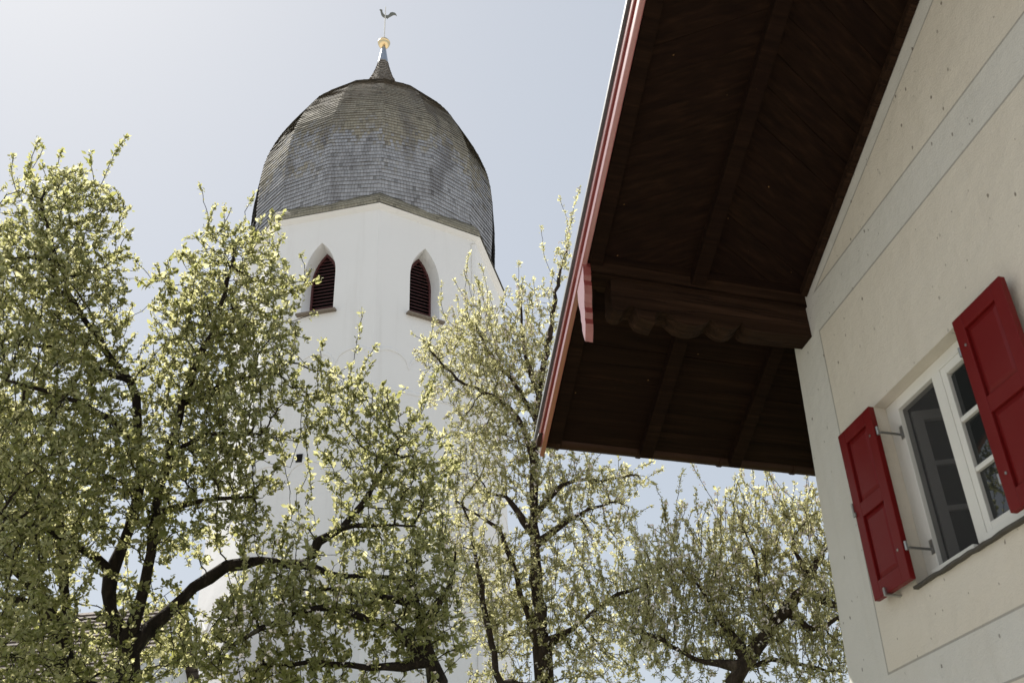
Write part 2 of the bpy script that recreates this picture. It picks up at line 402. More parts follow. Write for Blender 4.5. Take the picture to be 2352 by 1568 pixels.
# --- roof: covering, soffit boards, rafters
UE, VV = 6.985, -1.70                        # eave line and verge line
ULE = UR - (UE - UR)
r = MB()
for s in (1, -1):
    ue = UR + s * (UE - UR + 0.05)
    P = [(UR, VV + 0.02, zs(UR) + 0.11), (ue, VV + 0.02, zs(ue) + 0.11), (ue, LEN + 0.9, zs(ue) + 0.11), (UR, LEN + 0.9, zs(UR) + 0.11)]
    Q = [(a_, b_, c_ + 0.09) for a_, b_, c_ in P]
    hadd(r, P + Q, BOXF)
roof = r.build('roof', M_TILE, HOUSE)
sb = MB(); k = 0
brd = 0.135
for s in (1, -1):
    u_ = UR
    while u_ < UE - 0.01:
        u2 = min(u_ + brd * (0.93 + 0.14 * rng.random()), UE)
        a_, b_ = (u_, u2 - 0.003) if s == 1 else (2 * UR - u2 + 0.003, 2 * UR - u_)
        dz = rng.normal() * 0.0022
        if s == -1 or u2 > 5.55: hbox(sb, a_, b_, -1.66, LEN + 0.85, 0.0 + dz, 0.026 + dz, True)
        u_ = u2
    a_, b_ = (UR, UE) if s == 1 else (ULE, UR)
    hbox(sb, a_, b_, -1.655, LEN + 0.84, 0.032, 0.10, True)
for Va, Vb, sg in ((-1.66, -0.86, -0.53), (-0.855, -0.004, 0.50)):
    uu = UR - 0.6
    while uu < 6.2:
        dz = rng.normal() * 0.002; wd = 0.185 + 0.03 * rng.random(); cl = lambda q: min(max(q, UR), 5.66)
        pt = []
        for zz_ in (dz, 0.026 + dz):
            for (q, v_) in ((uu, Va), (uu + wd - 0.003, Va), (uu + wd - 0.003 + sg * (Vb - Va), Vb), (uu + sg * (Vb - Va), Vb)):
                pt.append((cl(q), v_, zs(cl(q)) + zz_))
        if max(p[0] for p in pt) - min(p[0] for p in pt) > 0.01:
            sb.add([H(*p) for p in pt], BOXF, [(p[0] - sg * (p[1] - Va), p[1] + uu * 3.7, p[2]) for p in pt])
        uu += wd
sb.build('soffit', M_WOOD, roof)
for s in (1, -1):
    for v0, wd, dp in ((-1.655, 0.105, 0.035), (-0.90, 0.105, 0.075), (-0.13, 0.10, 0.075), (0.66, 0.10, 0.075), (1.45, 0.10, 0.075)):
        rf = MB()
        if v0 > -0.2:
            a_, b_ = 5.62, UE - 0.01
        else: a_, b_ = UR + 0.0, UE - 0.01
        if s == -1: a_, b_ = 2 * UR - b_, 2 * UR - a_
        hbox(rf, a_, b_, v0, v0 + wd, -dp, -0.001, True)
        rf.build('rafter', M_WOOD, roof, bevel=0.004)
# plaster-side trim board where the soffit meets the wall
tr = MB(); hbox(tr, UR, 5.46, -0.05, -0.004, -0.055, -0.002, True); tr.build('trim_board', M_BEAM, roof)

# --- bargeboards: two stacked boards with a moulded step and a metal flashing on top
def fascia(s):
    f = MB()
    def prof(V0, V1, a, b, ue):
        us = UR + s * 0.0; u1 = UR + s * (ue - UR)
        pts = []
        for uu, vz in ((us, 0), (u1, 0)):
            pts += [(uu, V0, zs(uu) + a), (uu, V1, zs(uu) + a), (uu, V1, zs(uu) + b), (uu, V0, zs(uu) + b)]
        hadd(f, pts, [(0, 1, 2, 3), (4, 7, 6, 5), (0, 4, 5, 1), (1, 5, 6, 2), (2, 6, 7, 3), (3, 7, 4, 0)])
    prof(-1.700, -1.664, -0.056, 0.004, UE + 0.105)
    prof(-1.674, -1.664, 0.005, 0.043, UE + 0.07)
    prof(-1.712, -1.664, 0.044, 0.100, UE + 0.05)
    prof(-1.690, -1.664, 0.101, 0.122, UE + 0.05)
    o = f.build('bargeboard', M_FASCIA, HOUSE, bevel=0.006)
    m_ = MB()
    u1 = UR + s * (UE + 0.17 - UR)
    pts = []
    for uu in (UR, u1):
        z = zs(uu)
        pts += [(uu, -1.722, z + 0.128), (uu, -1.60, z + 0.205), (uu, -1.60, z + 0.215), (uu, -1.729, z + 0.150), (uu, -1.729, z + 0.124)]
    hadd(m_, pts, [(0, 1, 2, 3, 4), (5, 9, 8, 7, 6), (0, 5, 6, 1), (1, 6, 7, 2), (2, 7, 8, 3), (3, 8, 9, 4), (4, 9, 5, 0)])
    m_.build('flashing', M_FLASH, o)
fascia(1); fascia(-1)

# --- purlins with carved corbels and the carved pendant boards
def purlin(U0, wd, mirror=False):
    q = (lambda u: 2 * UR - u) if mirror else (lambda u: u)
    b = MB()
    a_, c_ = sorted((q(U0), q(U0 + wd)))
    hbox(b, a_, c_, -1.635, 0.0, 5.515, zs(U0 + wd) - 0.004)
    hadd(b, [(q(U0), -1.635, 5.515), (q(U0), 0, 5.515), (q(U0), 0, zs(U0) - 0.003), (q(U0), -1.635, zs(U0) - 0.003),
             (q(U0 + wd), -1.635, zs(U0 + wd) - 0.003), (q(U0 + wd), 0, zs(U0 + wd) - 0.003)], [(2, 3, 4, 5), (0, 1, 2, 3)])
    o = b.build('purlin', M_BEAM, HOUSE)
    # corbel outline (V, Z): scrolls along the underside
    out = CORBEL
    c2 = MB(); n_ = len(out); e0, e1 = U0 + 0.025, U0 + wd - 0.005
    pts = [(q(e0), v_, z_) for v_, z_ in out] + [(q(e1), v_, z_) for v_, z_ in out]
    hadd(c2, pts, [tuple(range(n_)), tuple(range(2 * n_ - 1, n_ - 1, -1))] + [(i, (i + 1) % n_, n_ + (i + 1) % n_, n_ + i) for i in range(n_)])
    c2.build('corbel', M_BEAM, o)
def arc(v0, z0, v1, z1, sag, n=7):
    """curve from one point to the next hanging by sag"""
    res = []
    for i in range(n):
        t = i / n
        res.append((v0 + (v1 - v0) * t, z0 + (z1 - z0) * t - sag * 4 * t * (1 - t)))
    return res
CB = [(-1.49, 5.513), (-1.502, 5.303), (-1.491, 5.272), (-1.461, 5.258), (-1.42, 5.266), (-1.392, 5.293), (-1.377, 5.312), (-1.339, 5.315), (-1.328, 5.27), (-1.306, 5.234), (-1.262, 5.219), (-1.2, 5.212), (-1.194, 5.263), (-1.181, 5.291), (-1.137, 5.309), (-1.096, 5.308), (-1.058, 5.274), (-1.021, 5.243), (-0.959, 5.229), (-0.895, 5.233), (-0.828, 5.259), (-0.787, 5.295), (-0.767, 5.300), (-0.745, 5.272), (-0.712, 5.251), (-0.652, 5.240), (-0.595, 5.262), (-0.56, 5.292), (-0.54, 5.317), (-0.517, 5.275), (-0.47, 5.262), (-0.246, 5.27), (0.0, 5.282), (0.0, 5.513)]
CORBEL = CB
purlin(5.49, 0.20); purlin(5.49, 0.20, True)
def pendant(U0, mirror=False):
    q = (lambda u: 2 * UR - u) if mirror else (lambda u: u)
    half = [(0.092, 0.10), (0.092, -0.05), (0.100, -0.09), (0.094, -0.15), (0.086, -0.19), (0.090, -0.23), (0.080, -0.29), (0.060, -0.34), (0.052, -0.38),
            (0.055, -0.42), (0.040, -0.46), (0.044, -0.50), (0.028, -0.55), (0.012, -0.585), (0.0, -0.61)]
    out = [(U0 + a_, 5.64 + b_) for a_, b_ in half] + [(U0 - a_, 5.64 + b_) for a_, b_ in reversed(half[:-1])]
    p = MB(); n_ = len(out)
    pts = [(q(a_), -1.694, b_) for a_, b_ in out] + [(q(a_), -1.640, b_) for a_, b_ in out]
    hadd(p, pts, [tuple(range(n_)), tuple(range(2 * n_ - 1, n_ - 1, -1))] + [(i, (i + 1) % n_, n_ + (i + 1) % n_, n_ + i) for i in range(n_)])
    p.build('pendant_board', M_FASCIA, HOUSE)
pendant(5.58); pendant(5.58, True)

# --- half round gutter with joints
def gutter(s):
    uc = UR + s * (UE + 0.068 - UR); zc = zs(UE) + 0.048; rr = 0.076
    gm = MB(); n_ = 14
    for rad, sgn in ((rr, 1),):
        vs = np.linspace(-1.72, LEN + 0.9, 24)
        pts = []; fc = []
        for j, v_ in enumerate(vs):
            for i in range(n_ + 1):
                t = math.pi * i / n_
                pts.append((uc - s * rr * math.cos(t), v_, zc - rr * math.sin(t)))
            for i in range(n_ + 1):
                t = math.pi * (1 - i / n_)
                pts.append((uc - s * (rr - .004) * math.cos(t), v_, zc - (rr - .004) * math.sin(t)))
        L = 2 * (n_ + 1)
        for j in range(len(vs) - 1):
            for i in range(L): fc.append((j * L + i, j * L + (i + 1) % L, (j + 1) * L + (i + 1) % L, (j + 1) * L + i))
        fc += [tuple(range(n_ + 1))]
        hadd(gm, pts, fc)
    o = gm.build('gutter', M_GUTTER, HOUSE, True)
    for v_ in (-1.56, -0.88, -0.17, 0.50, 1.3, 2.1, 2.9):
        b = MB(); pts = []; fc = []
        for j, dv in enumerate((-0.014, 0.014)):
            for i in range(n_ + 1):
                t = math.pi * i / n_
                for q_ in (rr + 0.001, rr + 0.009):
                    pts.append((uc - s * q_ * math.cos(t), v_ + dv, zc - q_ * math.sin(t)))
        L = 2 * (n_ + 1)
        for i in range(n_):
            a0 = 2 * i
            fc += [(a0 + 1, a0 + 3, L + a0 + 3, L + a0 + 1), (a0, a0 + 2, a0 + 3, a0 + 1), (L + a0, L + a0 + 1, L + a0 + 3, L + a0 + 2)]
        hadd(b, pts, fc); b.build('gutter_bracket', M_GUTTER, o)
gutter(1); gutter(-1)

# --- window
WIN = empty('window', H(4.47, 0.1, 3.9), None, None); WIN.parent = HOUSE; WIN.location = H(4.47, 0.1, 3.9) - np.array(HOUSE.location)
fr = MB(); V0, V1 = DEEP, DEEP + 0.07
fw = 0.125
hbox(fr, WU0, WU0 + fw, V0, V1, WZ0, WZ1)
hbox(fr, WU1 - fw, WU1, V0, V1, WZ0, WZ1)
hbox(fr, WU0 + fw, WU1 - fw, V0, V1, WZ1 - 0.068, WZ1)
hbox(fr, WU0 + fw, WU1 - fw, V0, V1, WZ0, WZ0 + 0.06)
hbox(fr, 4.396, 4.488, V0 - 0.002, V1, WZ0 + 0.06, WZ1 - 0.068)
fr.build('frame', M_WHITE, WIN, bevel=0.005)
# right casement, closed, three panes
sa = MB(); a_, b_ = WU0 + fw + 0.002, 4.394; z0, z1 = WZ0 + 0.062, WZ1 - 0.070; sw = 0.058
VA, VB = V0 - 0.014, V0 + 0.03
hbox(sa, a_, a_ + sw, VA, VB, z0, z1); hbox(sa, b_ - sw, b_, VA, VB, z0, z1)
hbox(sa, a_ + sw, b_ - sw, VA, VB, z1 - sw, z1); hbox(sa, a_ + sw, b_ - sw, VA, VB, z0, z0 + sw)
for q in (1, 2):
    zc = z0 + sw + (z1 - z0 - 2 * sw) * q / 3
    hbox(sa, a_ + sw, b_ - sw, VA + 0.004, VB - 0.006, zc - 0.014, zc + 0.014)
sash = sa.build('sash', M_WHITE, WIN, bevel=0.007)
for q in range(3):
    h3 = (z1 - z0 - 2 * sw) / 3
    pn = MB(); zz = z0 + sw + h3 * q
    hbox(pn, a_ + sw + 0.001, b_ - sw - 0.001, V0 + 0.012, V0 + 0.016, zz + 0.015, zz + h3 - 0.015); pn.build('pane', M_GLASS, WIN)
# bead moulding on the sash
bd = MB()
hbox(bd, b_ - 0.012, b_ - 0.004, VA - 0.006, VA - 0.001, z0 + 0.004, z1 - 0.004); hbox(bd, a_ + 0.004, b_ - 0.013, VA - 0.006, VA - 0.001, z1 - 0.012, z1 - 0.004)
bd.build('bead', M_WHITE, WIN)
# left half: fly screen over the opened inner casement
c0, c1 = 4.490, WU1 - fw - 0.002
scn = MB(); hadd(scn, [(c0, V0 + 0.03, z0), (c1, V0 + 0.03, z0), (c1, V0 + 0.03, z1), (c0, V0 + 0.03, z1)], [(0, 1, 2, 3)]); scn.build('fly_screen', M_SCREEN, WIN)
ic = MB()
def swing(mb, s0, s1, t0, t1, Z0, Z1):
    """piece of the casement swung into the room: s along the leaf from the hinge, t across"""
    an = math.radians(62); hU, hV = c1 - 0.01, V0 + 0.075
    f = lambda s_, t_: (hU - s_ * math.cos(an) + t_ * math.sin(an) * -1, hV + s_ * math.sin(an) - t_ * math.cos(an))
    pp = [f(s0, t0), f(s1, t0), f(s1, t1), f(s0, t1)]
    hadd(mb, [(p[0], p[1], Z0) for p in pp] + [(p[0], p[1], Z1) for p in pp], BOXF)
swing(ic, 0, 0.06, 0, 0.04, z0, z1 - 0.03); swing(ic, 0.38, 0.44, 0, 0.04, z0, z1 - 0.03)
swing(ic, 0.06, 0.38, 0, 0.04, z1 - 0.09, z1 - 0.03); swing(ic, 0.06, 0.38, 0, 0.04, z0, z0 + 0.06)
for q in (1, 2):
    zc = z0 + 0.06 + (z1 - z0 - 0.15) * q / 3; swing(ic, 0.06, 0.38, 0.008, 0.032, zc - 0.014, zc + 0.014)
ic.build('inner_casement', M_SHADEDWHITE, WIN)
rm = MB()
q8 = [(3.3, 0.27, 2.8), (5.6, 0.27, 2.8), (5.6, 2.2, 2.8), (3.3, 2.2, 2.8), (3.3, 0.27, 5.0), (5.6, 0.27, 5.0), (5.6, 2.2, 5.0), (3.3, 2.2, 5.0)]
hadd(rm, q8, [f for i, f in enumerate(BOXF) if i != 2]); rm.build('room', M_DARK, WIN)
# sills
ws = MB()
hbox(ws, WU0, 4.385, V0 - 0.05, V0 - 0.003, WZ0 + 0.028, WZ0 + 0.062); hbox(ws, 4.495, WU1 - fw + 0.03, V0 - 0.035, V0 - 0.003, WZ0 + 0.034, WZ0 + 0.06)
ws.build('sill_bar', M_WHITE, WIN, bevel=0.004)
ss = MB(); n_ = 18
us = np.linspace(WU0 - 0.03, WU1 - 0.005, n_); pts = []
for i, u_ in enumerate(us):
    j1, j2 = rng.normal() * 0.003, rng.normal() * 0.004
    pts += [(u_, -0.032 + j1, WZ0 - 0.022 + j2 * .6), (u_, V1, WZ0 - 0.018), (u_, V1, WZ0 + 0.012), (u_, -0.032 + j1, WZ0 - 0.006 + j2 * .6)]
fc = [(0, 1, 2, 3), (4 * n_ - 1, 4 * n_ - 2, 4 * n_ - 3, 4 * n_ - 4)]
for i in range(n_ - 1):
    for k in range(4): fc.append((4 * i + k, 4 * i + (k + 1) % 4, 4 * i + 4 + (k + 1) % 4, 4 * i + 4 + k))
hadd(ss, pts, fc); ss.build('stone_sill', M_SLATE, HOUSE)

# --- shutters: framed, two raised panels each, on long strap pins
def shutter(U0, U1, Z0, Z1, hingeU, label):
    s = MB(); VF, VBk = -0.088, -0.050
    st = 0.082; zm = Z0 + (Z1 - Z0) * 0.50
    hbox(s, U0, U0 + st, VF, VBk, Z0, Z1); hbox(s, U1 - st, U1, VF, VBk, Z0, Z1)
    for za, zb in ((Z0, Z0 + 0.095), (zm - 0.04, zm + 0.045), (Z1 - 0.085, Z1)):
        hbox(s, U0 + st, U1 - st, VF + 0.0004, VBk, za, zb)
    o = s.build('shutter', M_RED, HOUSE, bevel=0.005)
    if label: o['label'] = label
    for za, zb in ((Z0 + 0.095, zm - 0.04), (zm + 0.045, Z1 - 0.085)):
        p = MB(); a_, b_ = U0 + st, U1 - st; i1, i2 = 0.004, 0.034
        pts = [(a_, VF + 0.020, za), (b_, VF + 0.020, za), (b_, VF + 0.020, zb), (a_, VF + 0.020, zb),
               (a_ + i1, VF + 0.019, za + i1), (b_ - i1, VF + 0.019, za + i1), (b_ - i1, VF + 0.019, zb - i1), (a_ + i1, VF + 0.019, zb - i1),
               (a_ + i2, VF + 0.008, za + i2), (b_ - i2, VF + 0.008, za + i2), (b_ - i2, VF + 0.008, zb - i2), (a_ + i2, VF + 0.008, zb - i2)]
        fc = [(8, 9, 10, 11)]
        for k in range(4):
            fc += [(k, (k + 1) % 4, 4 + (k + 1) % 4, 4 + k), (4 + k, 4 + (k + 1) % 4, 8 + (k + 1) % 4, 8 + k)]
        hadd(p, pts, fc); p.build('panel', M_RED, o)
    sgn = 1 if hingeU > (U0 + U1) / 2 else -1      # hinge on the window side
    for zc in (Z0 + 0.18, Z1 - 0.17):
        h = MB()
        b0, b1 = (hingeU, hingeU + 0.012) if sgn > 0 else (hingeU - 0.012, hingeU)
        # knuckle, arm into the frame, plate
        kU = hingeU + sgn * 0.016; ring = [(kU + 0.010 * math.cos(t), -0.075 + 0.010 * math.sin(t)) for t in np.linspace(0, 2 * math.pi, 10, endpoint=False)]
        hadd(h, [(a_, b_, zc - 0.026) for a_, b_ in ring] + [(a_, b_, zc + 0.026) for a_, b_ in ring],
             [tuple(range(10)), tuple(range(19, 9, -1))] + [(i, (i + 1) % 10, 10 + (i + 1) % 10, 10 + i) for i in range(10)])
        aU = kU + sgn * 0.005
        hbox(h, min(aU, aU + sgn * 0.012), max(aU, aU + sgn * 0.012), -0.065, V0 - 0.006, zc - 0.020, zc - 0.008)
        hbox(h, min(aU - sgn * 0.004, aU + sgn * 0.024), max(aU - sgn * 0.004, aU + sgn * 0.024), V0 - 0.008, V0 - 0.003, zc - 0.04, zc + 0.04)
        h.build('hinge', M_IRON, o, bevel=0.002)
        bl = MB()
        for dz in (0.0,):
            cU = hingeU - sgn * 0.055; rg = [(cU + 0.008 * math.cos(t), zc + dz + 0.008 * math.sin(t)) for t in np.linspace(0, 2 * math.pi, 8, endpoint=False)]
            hadd(bl, [(a_, VF - 0.004, b_) for a_, b_ in rg] + [(a_, VF + 0.002, b_) for a_, b_ in rg], [tuple(range(8))] + [(i, (i + 1) % 8, 8 + (i + 1) % 8, 8 + i) for i in range(8)])
        bl.build('bolt', M_IRON, o)
    return o
shL = shutter(4.920, 5.335, 3.355, 4.412, 4.920, None)
shR = shutter(3.560, 3.985, 3.355, 4.412, 3.985, None)
# shutter latch and stay on the far shutter
lt = MB(); hbox(lt, 5.332, 5.350, -0.096, -0.060, 3.90, 3.96); hbox(lt, 5.315, 5.345, -0.100, -0.089, 3.87, 3.895); lt.build('latch', M_IRON, shL, bevel=0.003)
sy = MB(); hbox(sy, 5.17, 5.19, -0.105, 0.0, 3.338, 3.349); hbox(sy, 5.17, 5.19, -0.110, -0.100, 3.338, 3.385); sy.build('stay', M_IRON, shL, bevel=0.003)

# ------------------------------------------------------------------ bell tower
TA = math.radians(-9.378); TD = 30.0
TX, TY = TD * math.sin(TA), TD * math.cos(TA); PHI = 1.136
TOW = empty('bell_tower', (TX, TY, 0), 'white octagonal bell tower with a shingled onion dome', 'tower')
def tdir(k):      # k degrees from the direction towards the viewer, positive = right
    t = TA + math.pi - math.radians(k + PHI)
    return np.array([math.sin(t), math.cos(t), 0.0])
TC = np.array([TX, TY, 0.0])
ZC = 22.24; RW = 4.60
AP = RW * math.cos(math.radians(22.5))
# belfry openings on every face
BZ = dict(w=0.52, z0=18.56, spring=19.95, apex=21.18)
def arch(wd, z0, zsp, zap, n=8):
    """two-centred pointed arch outline, (x, z), from bottom left over the apex"""
    h = zap - zsp; c = (h * h - wd * wd) / (2 * wd); Rr = wd + c; a1 = math.asin(min(1, h / Rr))
    pts = [(-wd, z0), (-wd, zsp)]
    for i in range(1, n): pts.append((c - Rr * math.cos(a1 * i / n), zsp + Rr * math.sin(a1 * i / n)))
    pts.append((0, zap))
    pts += [(-a_, b_) for a_, b_ in reversed(pts[:-1])]
    return [(a_ - 0.10, b_) for a_, b_ in pts]
def face_frame(k):
    nrm = tdir(k); tan = np.cross(np.array([0, 0, 1.0]), nrm)
    if np.dot(tan, tdir(k + 90)) < 0: tan = -tan
    return nrm, tan
HALF = RW * math.sin(math.radians(22.5))
tw = MB()
WOFF = 0.0
for i in range(8):
    nrm, tan = face_frame(22.5 + 45 * i)
    P = lambda x, z, d=0.0: TC + nrm * (AP + d) + tan * x + np.array([0, 0, z])
    def quad(a, b, c, d): tw.add([a, b, c, d], [(0, 1, 2, 3)])
    ol = arch(BZ['w'], BZ['z0'], BZ['spring'], BZ['apex'])
    il = arch(BZ['w'] - 0.075, BZ['z0'] + 0.36, BZ['spring'] + 0.02, BZ['apex'] - 0.13)
    quad(P(-HALF, 0), P(HALF, 0), P(HALF, BZ['z0']), P(-HALF, BZ['z0']))
    na = len(ol) // 2
    zt_ = ZC + 0.3
    left = [P(-HALF, BZ['z0'])] + [P(*p) for p in ol[:na + 1]] + [P(0, zt_), P(-HALF, zt_)]
    right = [P(HALF, zt_), P(0, zt_)] + [P(*p) for p in ol[na:]] + [P(HALF, BZ['z0'])]
    tw.add(left, [tuple(range(len(left)))]); tw.add(right, [tuple(range(len(right)))])
    n_ = len(ol)
    tw.add([P(*p) for p in ol] + [P(*p, -0.50) for p in il], [(j, (j + 1) % n_, n_ + (j + 1) % n_, n_ + j) for j in range(n_)])
tw.build('wall', M_TOWER, TOW)
# relief: blind arcade arches and string courses standing a little proud of the wall
def ring_band(name, shape):
    rel = MB()
    for i in range(8):
        nrm, tan = face_frame(22.5 + 45 * i)
        path = shape(-HALF - 0.008, 2 * HALF + 0.016); v = []; f = []
        for (x, z) in path: v += [TC + nrm * (AP + dd) + tan * x + np.array([0, 0, z + h_]) for dd, h_ in ((-0.01, 0), (0.022, 0), (0.022, 0.10), (-0.01, 0.15))]
        for j in range(len(path) - 1):
            for q in range(3): f.append((4 * j + q, 4 * j + q + 1, 4 * j + 5 + q, 4 * j + 4 + q))
        rel.add(v, f)
    rel.build(name, M_TOWER, TOW)
def scallop(z0, cnt, hgt, pointed=False):
    def g(x0, wd):
        t = np.linspace(0, cnt, cnt * (2 if pointed else 10) + 1); u_ = 2 * (t % 1.0) - 1; u_[-1] = 1
        return [(x0 + wd * a_ / cnt, z0 + hgt * ((1 - abs(b_)) if pointed else math.sqrt(max(0, 1 - b_ * b_)))) for a_, b_ in zip(t, u_)]
    return g
ring_band('blind_arcade', scallop(16.55, 3, 0.5)); ring_band('string_course', lambda x0, wd: [(x0, 15.75), (x0 + wd, 15.75)])
ring_band('gable_frieze', scallop(14.3, 3, 0.6, True)); ring_band('blind_arcade', scallop(13.1, 3, 0.5)); ring_band('gable_frieze', scallop(9.6, 3, 0.5, True))
hl = MB()
nrm, tan = face_frame(-22.5)
P = lambda x, z, d=0.0: TC + nrm * (AP + d) + tan * x + np.array([0, 0, z])
hl.add([P(-0.36, 13.62, 0.03), P(-0.17, 13.60, 0.03), P(-0.16, 13.86, 0.03), P(-0.35, 13.87, 0.03)], [(0, 1, 2, 3)]); hl.build('putlog_hole', M_DARK, TOW)
# louvred bell openings
for i in range(8):
    nrm, tan = face_frame(22.5 + 45 * i)
    P = lambda x, z, d=0.0: TC + nrm * (AP + d) + tan * x + np.array([0, 0, z])
    il = arch(BZ['w'] - 0.075, BZ['z0'] + 0.36, BZ['spring'] + 0.02, BZ['apex'] - 0.13)
    i2 = arch(BZ['w'] - 0.135, BZ['z0'] + 0.42, BZ['spring'] + 0.02, BZ['apex'] - 0.25)
    n_ = len(il)
    b = MB()
    b.add([P(*p, -0.44) for p in il] + [P(*p, -0.44) for p in i2] + [P(*p, -0.52) for p in il] + [P(*p, -0.52) for p in i2],
          [(j, (j + 1) % n_, n_ + (j + 1) % n_, n_ + j) for j in range(n_)] + [(n_ + j, n_ + (j + 1) % n_, 3 * n_ + (j + 1) % n_, 3 * n_ + j) for j in range(n_)]
          + [(j, (j + 1) % n_, 2 * n_ + (j + 1) % n_, 2 * n_ + j) for j in range(n_)])
    bo = b.build('bell_opening', M_LOUVRE, TOW)
    lv = MB(); z = BZ['z0'] + 0.44
    wmax = BZ['w'] - 0.13
    while z < BZ['apex'] - 0.34:
        hw = wmax
        zz = z + 0.05
        for j in range(len(i2) // 2):
            if i2[j][1] <= zz <= i2[j + 1][1]:
                t = (zz - i2[j][1]) / max(1e-6, i2[j + 1][1] - i2[j][1]); hw = min(wmax, -(i2[j][0] + 0.10 + (i2[j + 1][0] - i2[j][0]) * t) + 0.02)
        lv.add([P(-hw - .1, z, -0.44), P(hw - .1, z, -0.44), P(hw - .1, z + 0.06, -0.54), P(-hw - .1, z + 0.06, -0.54),
                P(-hw - .1, z + 0.026, -0.44), P(hw - .1, z + 0.026, -0.44), P(hw - .1, z + 0.086, -0.54), P(-hw - .1, z + 0.086, -0.54)], BOXF)
        z += 0.125
    lv.build('louvre', M_LOUVRE, bo)
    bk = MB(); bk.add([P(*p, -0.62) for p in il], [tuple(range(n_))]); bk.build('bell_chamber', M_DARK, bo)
    sl_ = MB(); sl_.add([P(-0.72, BZ['z0'] - 0.07, -0.3), P(0.54, BZ['z0'] - 0.07, -0.3), P(0.54, BZ['z0'] - 0.10, 0.16), P(-0.72, BZ['z0'] - 0.10, 0.16),
                         P(-0.72, BZ['z0'] + 0.01, -0.3), P(0.54, BZ['z0'] + 0.01, -0.3), P(0.54, BZ['z0'] - 0.03, 0.16), P(-0.72, BZ['z0'] - 0.03, 0.16)], BOXF)
    sl_.build('sill', M_SILL, bo)

def courses(mb, prof, nside, nsub, pitch, tilt, shw, rot=0.0, zr=(0, 1)):
    """shingle courses following a profile of (z, r) rings on an nside-gon"""
    prof = np.array(prof)
    seg = np.hypot(np.diff(prof[:, 0]), np.diff(prof[:, 1])); L = np.concatenate([[0], np.cumsum(seg)])
    n = int(L[-1] / pitch); row0 = rng.integers(0, 500)
    for k in range(n):
        l0, l1 = L[-1] * k / n, L[-1] * (k + 1.12) / n
        z0, r0 = np.interp(l0, L, prof[:, 0]), np.interp(l0, L, prof[:, 1])
        z1, r1 = np.interp(min(l1, L[-1]), L, prof[:, 0]), np.interp(min(l1, L[-1]), L, prof[:, 1])
        d = np.array([z1 - z0, r1 - r0]); d /= max(1e-6, np.linalg.norm(d)); nz, nr = -d[1], d[0]
        vs = []; hs = []; f = []
        cnt = nside * nsub
        fz = (z0 - zr[0]) / (zr[1] - zr[0])
        for s in range(cnt + 1):
            ka = 360.0 * s / cnt + rot
            m_ = s % nsub
            a0 = 360.0 * (s // nsub) / nside + rot
            p0, p1 = tdir(a0), tdir(a0 + 360.0 / nside); q = p0 + (p1 - p0) * (m_ / nsub)
            j = rng.normal() * 0.004
            lo = TC + q * (r0 + nr * (tilt + j)) + np.array([0, 0, z0 + nz * tilt + j])
            hi = TC + q * (r1 + nr * 0.0) + np.array([0, 0, z1])
            un = TC + q * r0 + np.array([0, 0, z0])
            vs += [lo, hi, un]
            c = s / cnt * 2 * math.pi * max(r0, 0.2) / shw
            hs += [(c, row0 + k + 0.2, fz), (c, row0 + k + 0.8, fz), (c, row0 + k + 0.2, fz)]
        for s in range(cnt):
            a_ = 3 * s; b_ = 3 * s + 3
            f += [(a_, b_, b_ + 1, a_ + 1)]
        mb.add(vs, f, hs)
# eave roof below the dome
ev_ = MB(); eprof = [(22.24, 4.82), (22.42, 4.79), (22.66, 4.68), (22.86, 4.52), (23.0, 4.35)]
courses(ev_, eprof, 8, 6, 0.13, 0.014, 0.11, 0.0, (10, 11))
ev_.build('eave_roof', M_EAVE, TOW)
sf = MB(); v = []
for i in range(8): v += [TC + tdir(45 * i) * 4.80 + np.array([0, 0, 22.235]), TC + tdir(45 * i) * (RW - 0.05) + np.array([0, 0, 22.10])]
sf.add(v, [(2 * i, 2 * i + 1, (2 * i + 3) % 16, (2 * i + 2) % 16) for i in range(8)]); sf.build('eave_soffit', M_TOWER, TOW)
# onion dome, sixteen-sided
zp = [22.45, 23.0, 23.7, 24.5, 25.4, 26.3, 27.2, 28.1, 29.0, 29.8, 30.5, 31.1, 31.6, 32.1, 32.6, 33.2, 33.6]
rp = [4.33, 4.37, 4.42, 4.44, 4.43, 4.33, 4.09, 3.73, 3.27, 2.70, 2.06, 1.46, 0.95, 0.66, 0.45, 0.27, 0.20]
zz = np.linspace(zp[0], zp[-1], 90)
def smooth_interp(z):
    # catmull-rom
    out = []
    for q in z:
        i = min(max(np.searchsorted(zp, q) - 1, 0), len(zp) - 2)
        p0, p1, p2, p3 = rp[max(i - 1, 0)], rp[i], rp[i + 1], rp[min(i + 2, len(rp) - 1)]
        t = (q - zp[i]) / (zp[i + 1] - zp[i])
        out.append(0.5 * (2 * p1 + (p2 - p0) * t + (2 * p0 - 5 * p1 + 4 * p2 - p3) * t * t + (3 * p1 - p0 - 3 * p2 + p3) * t ** 3))
    return np.array(out)
prof = np.stack([zz, smooth_interp(zz)], 1)
dm = MB(); courses(dm, prof, 16, 4, 0.150, 0.031, 0.105, 0.0, (22.4, 33.0))
dm.build('dome', M_DOME, TOW)
def lathe(mb, prof, n=20, ctr=TC, lean=(0, 0)):
    v = []; f = []
    for z, r_ in prof:
        for i in range(n):
            t = 2 * math.pi * i / n; v.append(ctr + np.array([r_ * math.cos(t), r_ * math.sin(t), z]))
    for j in range(len(prof) - 1):
        for i in range(n): f.append((j * n + i, j * n + (i + 1) % n, (j + 1) * n + (i + 1) % n, (j + 1) * n + i))
    f.append(tuple(range(n - 1, -1, -1))); f.append(tuple(range((len(prof) - 1) * n, len(prof) * n)))
    mb.add(v, f)
sp = MB(); v = []
